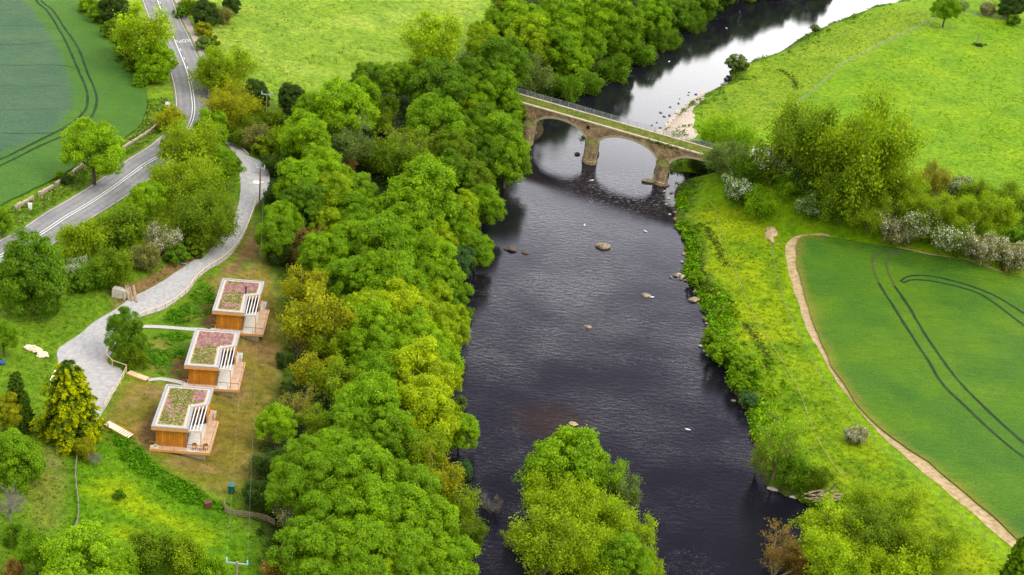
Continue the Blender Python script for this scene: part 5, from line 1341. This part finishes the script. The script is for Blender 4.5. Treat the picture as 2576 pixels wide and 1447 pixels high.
pA = at(652, 527); pole('A', pA, 8.3, 'brown power pole standing on the gravel drive bend', 1.6, .05, True)
pC = at(596, 1417, 8.2); pole('C', pC, 8.4, 'grey power pole with two-armed top at the bottom edge', 2.6, -.02)
pB = at(671, 238, 7.6); pole('B', pB, 7.8, 'far pale power pole at the corner of the pale meadow', 2.2, .02, rr=.09)
pD = at(2456, 114); pole('D', pD, 3.4, 'thin grey pole alone in the upper right pasture', 0)
q = MB(); q.tube([(0, 0, 0), (0, 0, .3)], [.8, .2], 7)
bush_p = at(2462, 117); link_ = empty('shrub', bush_p); tag(link_, 'dark low bush at the foot of the thin pasture pole', 'shrub')
rs = np.random.RandomState(4); P = rs.normal(0, 1, (40, 3)) * (.8, .45, .2) + (0, 0, .35)
o = link('crown', card_mesh('crown', P, np.full(40, .4), np.tile((.02, .05, .025), (40, 1)), 14, 3), link_)
def wire(a, b, sag, label, group=None):
    q = MB(); P = [a.lerp(b, t) - Vector((0, 0, sag * 4 * t * (1 - t))) for t in np.linspace(0, 1, 25)]
    q.tube(P, [.004] * 25, 4); tag(q.build('power_line', M_STEEL), label, 'power line')
wire(TOPS['C', -1], TOPS['A', -1], 1.4, 'left overhead wire between the bottom power pole and the drive pole')
wire(TOPS['C', 1], TOPS['A', 1], 1.4, 'right overhead wire between the bottom power pole and the drive pole')

# ------------------------------------------------------------------ stones, walls, small things
def boulder(px, py, wpx, label, m=M_ROCK, seed=0, flat_=.62, asp=.75, dz=0, group=None, name='boulder', cat='boulder'):
    p = at(px, py) if dz is None else np.array((*plane(px, py, 0), 0.0)); r = wpx / 2 * depth(p) / F
    q = MB(); blob(q, (0, 0, r * .12), (r, r * asp, r), seed, 3, flat_, .22)
    o = q.build(name, m, None, p, True); tag(o, label, cat, group); return o
boulder(1516, 622, 33, 'largest brown boulder alone in mid river', seed=1)
boulder(1624, 744, 21, 'flat brown boulder in the river nearer the right bank', seed=2, flat_=.4)
boulder(1479, 823, 17, 'small tan rock breaking the surface in mid river', seed=3, flat_=.45)
boulder(1744, 756, 27, 'tan boulder at the water edge on the middle right bank', seed=4, flat_=.45)
boulder(1728, 596, 22, 'tan boulder against the right bank opposite the largest river boulder', seed=5)
boulder(1322, 637, 20, 'dark flat stone in the eddy near the wooded bank', M_BARK, 6, .35)
boulder(1285, 628, 30, 'dark wet rock in the eddy under the overhanging trees', M_BARK, 7, .35)
boulder(1630, 457, 34, 'long flat rock left of the nearest bridge pier', seed=8, flat_=.35, asp=.5)
boulder(1668, 465, 34, 'flat brown rock ledge in front of the nearest bridge pier', seed=9, flat_=.3, asp=.5)
boulder(1452, 389, 13, 'small dark rock beside the middle bridge pier', M_BARK, 10)
boulder(1845, 1010, 13, 'small tan stone in dark water below the bank bushes', seed=11)
boulder(1442, 1068, 22, 'flat orange-brown stone just under the surface above the island', M_SOIL, 12, .15)
boulder(1700, 694, 16, 'outermost stone of the small spit on the right bank', seed=13)
boulder(1944, 1232, 34, 'pale flat slab at the water under the leaning sparse tree', M_PALEROCK, 14, .2, .4)
boulder(1995, 1252, 24, 'second pale slab at the water, right of the first', M_PALEROCK, 15, .25, .4)
M_WETROCK = speckled('wet_stone', (.07, .055, .045), (.17, .13, .10), 2, .6, .1)
rn = random.Random(3)
for g, label, l in (('stones along the right bank below the bridge', 'tan stone at the water edge on the right bank below the bridge', [(1672, 482), (1682, 500), (1690, 520), (1684, 540), (1698, 552), (1704, 566), (1712, 578), (1700, 535), (1676, 515), (1712, 480), (1690, 486)]),
                    ('stones of the small spit', 'small tan stone on the spit jutting from the right bank', [(1688, 698), (1708, 690), (1718, 697), (1713, 703), (1726, 706)]),
                    ('stones on the far gravel beach', 'small dark stone in shallow water by the pebble beach beyond the bridge', [(1652, 309), (1671, 294), (1684, 291), (1686, 270), (1707, 261), (1709, 249), (1731, 240), (1733, 233), (1661, 322), (1680, 309), (1701, 287), (1722, 271), (1750, 238), (1648, 333), (1692, 303), (1640, 316), (1662, 284)]),
                    ('stones round the pool', 'pale stone on the rim of the pool beside the nearest bridge pier', [(1690, 428), (1700, 425), (1712, 425), (1724, 428), (1762, 480), (1748, 482), (1735, 480)]),
                    ('stones at the foot of the right bank', 'tan stone half hidden at the foot of the middle right bank', [(1720, 640), (1716, 660), (1762, 770), (1772, 800), (1778, 815), (1764, 872), (1772, 884), (1780, 894), (1838, 975), (1748, 735)])):
    for x, y in l:
        boulder(x, y, (rn.uniform(7, 15) if 'dark' not in label else rn.uniform(4, 9)), label, rn.choice((M_ROCK, M_ROCK, M_PALEROCK)) if 'dark' not in label else M_WETROCK, rn.randrange(99), rn.uniform(.4, .7), group=g, name='stone', cat='stone')
def wall_run(name, l, label, hgt_, wd, m=M_PALEROCK, jag=.25, cat='wall'):
    P = spline(pts(l), .55); z = hgt(P[:, 0], P[:, 1]); q = MB(); rn = random.Random(len(label))
    for i in range(len(P) - 1):
        a, b = P[i], P[i + 1]; d = (b - a); L = np.linalg.norm(d); d /= L; nn_ = np.array((-d[1], d[0])) * wd / 2
        h0 = hgt_ * (1 - jag * rn.random()); e = rn.uniform(.85, 1.1)
        C4 = [a - nn_ * e, b - nn_ * e - d * .03, b + nn_ * e - d * .03, a + nn_ * e]
        zz_ = min(z[i], z[i + 1])
        q.prism([tuple(c) for c in C4], zz_ - .3, zz_ + h0 + (max(z[i], z[i + 1]) - zz_) * .5)
    o = q.build(name, m); tag(o, label, cat); return o
M_WALL = speckled('field_wall_stone', (.27, .2, .14), (.48, .39, .31), 2.2, .95, .06)
wall_run('stone_wall', [(428, 263), (418, 285), (400, 312), (370, 337), (330, 362), (300, 381)], 'long low stone wall on the grass verge along the road bend', .55, .4, M_WALL)
wall_run('stone_wall', [(157, 458), (140, 468)], 'short ruined wall piece right beside the dark wall shrub', .8, .5, M_WALL)
wall_run('stone_wall', [(133, 473), (115, 484), (98, 494)], 'middle ruined wall piece at the edge of the left field', .8, .5, M_WALL)
wall_run('stone_wall', [(83, 502), (60, 515), (38, 527)], 'ruined wall piece nearest the white roadside box', .8, .5, M_WALL)
wall_run('stone_wall', [(212, 415), (196, 428), (182, 438)], 'ruined wall piece under the lone roadside tree', .7, .5, M_WALL)
wall_run('kerb_wall', [(552, 331), (572, 344), (593, 360), (610, 376), (625, 392)], 'low pale kerb wall along the top of the gravel drive', .35, .3, M_PALEROCK, .05)
wall_run('garden_edging', [(139, 935), (130, 955), (124, 972)], 'short white edging at the left of the golden conifer', .4, .25, M_WHITE, .4, 'edging')
def small(name, px, py, label, cat, build_, rz=0):
    r = empty(name, at(px, py), rz); tag(r, label, cat); build_(r); return r
def b_box(r):
    q = MB(); q.box(-.3, .3, -.22, .22, 0, .95); q.build('cabinet', M_WHITE, r); q = MB(); q.box(-.34, .34, -.26, .26, .95, 1.02); q.build('lid', M_WHITE, r)
small('roadside_cabinet', 76, 526, 'white utility box on the verge below the ruined wall', 'utility box', b_box, .3)
def b_sign(r):
    q = MB(); q.box(-.05, .05, -.05, .05, 0, .9); q.build('post', M_POLE, r); q = MB(); q.prism([(-.35, -.09), (.35, -.09), (.35, -.05), (-.35, -.05)], .5, 1.2); q.build('panel', M_WHITE, r)
small('verge_sign', 420, 270, 'small white sign at the end of the verge wall by the bend', 'sign', b_sign, .5)
def b_sheet(r):
    q = MB(); q.box(-.65, .65, -.65, .65, .02, .14); q.build('sheet', M_WHITE, r); q = MB(); q.box(.7, 1.2, .1, .4, .02, .1); q.build('offcut', M_WHITE, r)
small('white_sheet', 646, 460, 'white square sheet lying on the drive beside the power pole', 'sheet', b_sheet, .05)
def b_bin(r):
    q = MB()
    lo, hi = .26, .33; V = [(sx * s_, sy * s_, z) for z, s_ in ((.08, lo), (.95, hi)) for sx, sy in ((-1, -1), (1, -1), (1, 1), (-1, 1))]
    q.add(V, [(3, 2, 1, 0), (4, 5, 6, 7)] + [(i, (i + 1) % 4, 4 + (i + 1) % 4, 4 + i) for i in range(4)]); q.build('body', M_GREEN, r)
    q = MB(); q.box(-.36, .36, -.38, .36, .95, 1.03); q.build('lid', M_GREEN, r)
    for s_ in (-.28, .28):
        q = MB(); q.tube([(s_ - .03, .3, .1), (s_ + .03, .3, .1)], [.1, .1], 10); q.build('wheel', M_BLACK, r)
o = small('wheelie_bin', 582, 1241, 'dark green wheeled bin on the grass above the hurdle fence', 'bin', b_bin, .1); o.scale = (1.35,) * 3
def b_crate(r):
    q = MB(); q.box(-.4, .4, -.35, .35, 0, .85); q.build('shell', M_RUST, r); q = MB(); q.bar((-.45, 0, .9), (.45, 0, 1.0), .8, .06); q.build('lid', M_RUST, r)
small('rusty_box', 523, 1278, 'rusty brown box at the edge of the bright lower meadow', 'box', b_crate, .4)
def b_blue(r):
    q = MB(); blob(q, (0, 0, .3), (.6, .4, .4), 5, 2); q.build('cover', M_BLUE, r, smooth=True)
small('blue_cover', 3, 917, 'dark blue covered item at the left picture edge', 'cover', b_blue)
def b_teal(r):
    q = MB(); P = [(-2.4, .9, .1), (-1.5, .35, .2), (-.6, .15, .12), (.3, -.25, .2), (1.2, -.3, .1)]; q.tube(P, [.05, .16, .12, .16, .05], 6); q.build('sheeting', M_TEAL, r, smooth=True)
small('plastic_sheeting', 455, 663, 'crumpled pale blue sheeting on the bank above the drive', 'sheeting', b_teal)
def logpile(px, py, label, n, L, seed, rz):
    r = empty('log_pile', at(px, py), rz); tag(r, label, 'log pile'); rn = random.Random(seed); q = MB()
    for i in range(n):
        x = rn.uniform(-1, 1) * L * .5; y = rn.uniform(-.45, .45); z = .12 + .35 * rn.random() * (1 - abs(x) / L); a = rn.uniform(-.5, .5)
        q.bar((x - .35 * math.cos(a), y - .35 * math.sin(a), z), (x + .35 * math.cos(a), y + .35 * math.sin(a), z + rn.uniform(-.1, .15)), rn.uniform(.16, .34), rn.uniform(.12, .3))
    q.build('split_logs', M_LOG, r); q = MB(); q.bar((-L * .6, -.4, .08), (L * .5, -.45, .08), .14, .14); q.build('bearer', M_BARK, r)
logpile(84, 882, 'larger heap of pale split logs on the grass near the drive', 60, 2.2, 1, -.35)
logpile(107, 897, 'smaller square heap of pale logs right of the larger heap', 34, 1.0, 2, .5)
M_ROOT = speckled('weathered_root', (.26, .18, .10), (.46, .36, .24), 3, .85, .04)
def rock():
    p = at(300, 748); r = empty('rock_outcrop', p); tag(r, 'white-faced rock with tree roots at the edge of the gravel drive', 'rock')
    q = MB(); V = [(-1.15, -.4, -.3), (1.1, -.55, -.6), (1.2, .8, -.3), (-1.0, .9, -.2), (-1.05, -.15, 1.5), (1.0, -.2, 1.25), (1.0, .9, 1.2), (-.9, 1.0, 1.45)]
    q.add(V, [(3, 2, 1, 0), (4, 5, 6, 7)] + [(i, (i + 1) % 4, 4 + (i + 1) % 4, 4 + i) for i in range(4)]); q.build('rock_face', M_PALEROCK, r)
    q = MB(); rn = random.Random(4)
    for i in range(9):
        x = rn.uniform(1.0, 2.6); q.tube([(x - .4, .8, 1.6 + rn.random() * .5), (x, .2, .9), (x + rn.uniform(.1, .7), -.5, .1), (x + rn.uniform(.3, 1), -.9, -.3)], [.09, .12, .08, .04], 5)
    q.tube([(.9, -.3, 1.0), (.95, -.7, .2), (1.0, -1.0, -.9)], [.1, .12, .07], 5)
    q.build('exposed_roots', M_ROOT, r, smooth=True)
rock()
def drift():
    p = at(2075, 1256); r = empty('driftwood', p); tag(r, 'heap of pale driftwood roots on the lower right bank', 'driftwood'); rn = random.Random(8); q = MB()
    for i in range(46):
        a = rn.uniform(-.4, .5); L = rn.uniform(.8, 2.6); c = Vector((rn.uniform(-2.4, 2.0), rn.uniform(-1.2, 1.0), rn.uniform(.1, .9)))
        d = Vector((math.cos(a), math.sin(a) * .8, rn.uniform(-.2, .35))) * L / 2
        q.tube([c - d, c + Vector((0, 0, .1)), c + d], [.05, .09, .03], 5)
    q.build('roots', M_ROOT, r); q = MB(); q.tube([(-1.2, -.6, .2), (.4, .4, 1.1), (1.6, 1.4, 2.2)], [.2, .16, .08], 7); q.build('stump', M_BARK, r)
drift()
def boards(name, l, wd, label, side_=True, cat='boardwalk', steps=False):
    P = pts(l); Z = [float(hgt(*p)) + .28 for p in P]; r = empty(name, (P[0][0], P[0][1], Z[0])); tag(r, label, cat)
    q = MB(); e = MB()
    for i in range(len(P) - 1):
        a = Vector((P[i][0] - P[0][0], P[i][1] - P[0][1], Z[i] - Z[0])); b = Vector((P[i + 1][0] - P[0][0], P[i + 1][1] - P[0][1], Z[i + 1] - Z[0])); n = int((b - a).length / .32)
        d = (b - a).normalized(); s_ = d.cross(Vector((0, 0, 1))).normalized()
        for k in range(n):
            c = a + (b - a) * ((k + .5) / n); q.bar(c - s_ * wd / 2, c + s_ * wd / 2, .28, .06)
        for sg in (-1, 1): e.bar(a + s_ * sg * (wd / 2 + .03) + Vector((0, 0, -.05)), b + s_ * sg * (wd / 2 + .03) + Vector((0, 0, -.05)), .06, .26)
    q.build('treads' if steps else 'planks', M_TIMBER if not steps else M_LOG, r); e.build('side_board', M_TIMBER2, r)
boards('boardwalk', [(322, 940), (345, 949), (371, 958)], .95, 'orange timber ramp leading from the turning area to the middle cabin path')
boards('timber_steps', [(267, 1068), (298, 1085), (329, 1103)], 1.1, 'pale timber steps descending beside the nearest cabin', cat='steps', steps=True)

# ------------------------------------------------------------------ gulls on the river
def gull(px, py, label, rz, up_=0.0):
    p = (*plane(px, py, up_), up_); r = empty('gull', p, rz); r.scale = (1.7,) * 3; tag(r, label, 'bird', 'gulls on the river')
    bm = bmesh.new(); bmesh.ops.create_uvsphere(bm, u_segments=12, v_segments=8, radius=1)
    for v in bm.verts:
        x, y, z = v.co; t = (x + 1) / 2; wv_ = .35 + .65 * math.sin(math.pi * min(1, t * .95 + .05)); neck = max(0, x - .45)
        v.co = Vector((x * .24 - (.09 if x < -.8 else 0), y * .085 * wv_, z * .075 * wv_ + neck * .16 + .06))
    for f in bm.faces: f.smooth = True
    me = bpy.data.meshes.new('body'); bm.to_mesh(me); bm.free(); me.materials.append(M_GULL); link('body', me, r)
    for s_ in (-1, 1):
        q = MB(); q.add([(.08, s_ * .05, .1), (-.08, s_ * .07, .11), (-.26, s_ * .05, .08), (-.12, s_ * .12, .06), (.06, s_ * .1, .06)], [(0, 1, 2, 3, 4)]); q.build('wing', M_STEEL, r)
    q = MB(); q.tube([(.25, 0, .145), (.31, 0, .135)], [.014, .004], 5); q.build('bill', M_TIMBER2, r)
gull(1489, 455, 'white gull on the water just below the middle bridge pier', .4)
gull(1470, 568, 'white gull on smooth water above the largest river boulder', 1.4)
gull(1623, 583, 'white gull near the right bank level with the largest river boulder', 2.4)
gull(1640, 749, 'white gull beside the flat brown river boulder', .2)
gull(1729, 1082, 'white gull on the dark lower river near the right bank', 3.0)
gull(1683, 156, 'white gull on the dark water beyond the bridge', 1)
gull(1827, 72, 'farthest white gull on the bright upper river', 2)

# ------------------------------------------------------------------ ground cover nobody could count
def scatter_poly(P, n, rs):
    P = np.array(P); o = np.empty((0, 2))
    while len(o) < n:
        q = np.column_stack([rs.uniform(P[:, 0].min(), P[:, 0].max(), n * 2), rs.uniform(P[:, 1].min(), P[:, 1].max(), n * 2)]); o = np.vstack([o, q[inpoly(q[:, 0], q[:, 1], P)]])
    return o[:n]
def stuff(name, Q, size, cols, per, seed, label, cat):
    P = np.column_stack([Q, hgt(Q[:, 0], Q[:, 1])]); o = link(name, card_mesh(name, P, size, cols, per, seed)); tag(o, label, cat, kind='stuff'); return o
rs = np.random.RandomState(77)
# right bank fringe
yb = rs.uniform(176, 300, 3000); off = np.abs(rs.normal(0, 1, 3000)) * np.interp(yb, [200, 250, 270, 300], [2.6, 2.2, 1.2, .9]) + .1; Q = np.column_stack([xR(yb) + off, yb]); keep = fnoise(Q[:, 0], Q[:, 1], 5, 12) + rs.normal(0, .08, 3000) > .5
Q = Q[keep]; c = np.where((rs.rand(len(Q)) < .7)[:, None], (.10, .225, .006), (.17, .28, .005)) * rs.uniform(.6, 1.4, (len(Q), 1))
stuff('bank_plants', Q, rs.uniform(.35, 1.0, len(Q)), c, 12, 1, 'leafy green growth fringing the right river bank', 'bank plants')
yb = rs.uniform(300, 470, 1500); off = np.abs(rs.normal(0, 3.2, 1500)) + .3; Q = np.column_stack([xR(yb) + off, yb]); keep = fnoise(Q[:, 0], Q[:, 1], 5, 13) > .5; Q = Q[keep]
stuff('bank_plants', Q, rs.uniform(.3, .8, len(Q)), np.array((.10, .19, .015)) * rs.uniform(.6, 1.4, (len(Q), 1)), 9, 2, 'green tufts along the far right river bank beyond the bridge', 'bank plants')
# eroded terrace lines on the right bank
Q = []
for l in ([(1770, 560), (1800, 615), (1815, 650), (1830, 668)], [(1740, 720), (1800, 740), (1850, 765)], [(1870, 815), (1900, 850), (1925, 890), (1935, 930)], [(1735, 590), (1760, 660), (1775, 720), (1790, 780)], [(1960, 175), (1985, 190), (2000, 205), (2003, 225)]):
    P = spline(pts(l), .3); Q.append(np.repeat(P, 3, 0) + rs.normal(0, .5, (len(P) * 3, 2)))
Q = np.vstack(Q); stuff('terrace_edge_plants', Q, rs.uniform(.2, .5, len(Q)), np.where((rs.rand(len(Q)) < .4)[:, None], (.085, .06, .03), (.05, .10, .012)), 6, 4, 'dark tufts and bare earth along the little eroded terrace edges', 'bank plants')
# woodland floor
Q = scatter_poly(WOODP, 3600, rs); stuff('undergrowth', Q, rs.uniform(.5, 1.2, len(Q)), np.array((.055, .11, .010)) * rs.uniform(.5, 1.6, (len(Q), 1)), 9, 5, 'dark undergrowth on the woodland floor between the trunks', 'undergrowth')
Q = np.column_stack([ISL[0] + rs.normal(0, 3.0, 500), ISL[1] + rs.normal(0, 10, 500)]); e = np.hypot((Q[:, 0] - ISL[0]) / 6.6, (Q[:, 1] - ISL[1]) / 22); Q = Q[e < 1]
stuff('undergrowth', Q, rs.uniform(.5, 1.1, len(Q)), np.array((.05, .10, .012)) * rs.uniform(.5, 1.6, (len(Q), 1)), 10, 6, 'green undergrowth covering the island', 'undergrowth')
# nettles and rank growth round the cabins
Q = np.vstack([scatter_poly(NETTLE, 800, rs), scatter_poly(BANKL, 300, rs), scatter_poly(BANKM, 330, rs)]); k = fnoise(Q[:, 0], Q[:, 1], 2.4, 9) > .42; Q = Q[k]
stuff('rank_growth', Q, rs.uniform(.25, .6, len(Q)), np.array((.08, .21, .006)) * rs.uniform(.6, 1.5, (len(Q), 1)), 10, 7, 'rank green weeds on the banks around the cabins', 'weeds')
Q = scatter_poly(SOILP, 420, rs); k = fnoise(Q[:, 0], Q[:, 1], 4, 19) > .52; Q = Q[k]
stuff('rank_growth', Q, rs.uniform(.12, .3, len(Q)), np.array((.08, .17, .012)) * rs.uniform(.6, 1.4, (len(Q), 1)), 7, 8, 'scattered weed tufts on the bare ground by the cabins', 'weeds')
# meadow grass
VIS = pts([(-20, 560), (-20, 1480), (700, 1480), (640, 1210), (520, 1270), (260, 1060), (140, 930), (140, 885), (300, 770), (560, 640), (600, 430), (480, 300), (380, 420), (100, 600)])
Q = scatter_poly(VIS, 9000, rs); d = np.minimum.reduce([np.abs(sdist(Q[:, 0], Q[:, 1], CLs[::20], False)), np.full(len(Q), 99.)]); k = (d > 4.4) & (sdist(Q[:, 0], Q[:, 1], TRK) > .5); Q = Q[k]
gc = ground_cols(Q[:, 0], Q[:, 1]); stuff('meadow_grass', Q, rs.uniform(.12, .38, len(Q)), gc * rs.uniform(.6, 1.5, (len(Q), 1)), 6, 9, 'tussocky grass on the verges and lower left meadow', 'grass')
Q = np.vstack([scatter_poly(RBANK, 6500, rs), scatter_poly(RFAR, 3200, rs)]); k = (sdist(Q[:, 0], Q[:, 1], STRIP) > .3) & (sdist(Q[:, 0], Q[:, 1], RC) > .3); Q = Q[k]
gc = ground_cols(Q[:, 0], Q[:, 1]); stuff('meadow_grass', Q, rs.uniform(.12, .4, len(Q)), gc * rs.uniform(.55, 1.4, (len(Q), 1)), 6, 10, 'rough yellow-green grass on the right river bank', 'grass')
PAST = pts([(1990, 280), (2385, 35), (2700, 70), (2800, 640), (2350, 430)]); UM = pts([(520, 40), (560, -60), (1290, -60), (1200, 100), (900, 200), (640, 250)])
Q = np.vstack([scatter_poly(PAST, 6000, rs), scatter_poly(UM, 5000, rs)]); k = fnoise(Q[:, 0], Q[:, 1], 6, 29) > .45; Q = Q[k]
gc = ground_cols(Q[:, 0], Q[:, 1]); stuff('meadow_grass', Q, rs.uniform(.15, .45, len(Q)), gc * rs.uniform(.5, 1.25, (len(Q), 1)), 5, 11, 'uneven tufts of grass across the two upper pastures', 'grass')
VERG = pts([(370, 255), (445, 240), (440, 280), (400, 350), (280, 440), (60, 570), (-40, 620), (-40, 560), (150, 460), (330, 345)])
Q = scatter_poly(VERG, 2200, rs); k = (np.abs(sdist(Q[:, 0], Q[:, 1], CLs[::20], False)) > 4.2) & (sdist(Q[:, 0], Q[:, 1], LC) > .2); Q = Q[k]
stuff('verge_grass', Q, rs.uniform(.2, .55, len(Q)), np.where((rs.rand(len(Q)) < .18)[:, None], (.3, .3, .12), (.11, .20, .012)) * rs.uniform(.6, 1.4, (len(Q), 1)), 8, 12, 'long grass on the verge between left field and main road', 'grass')
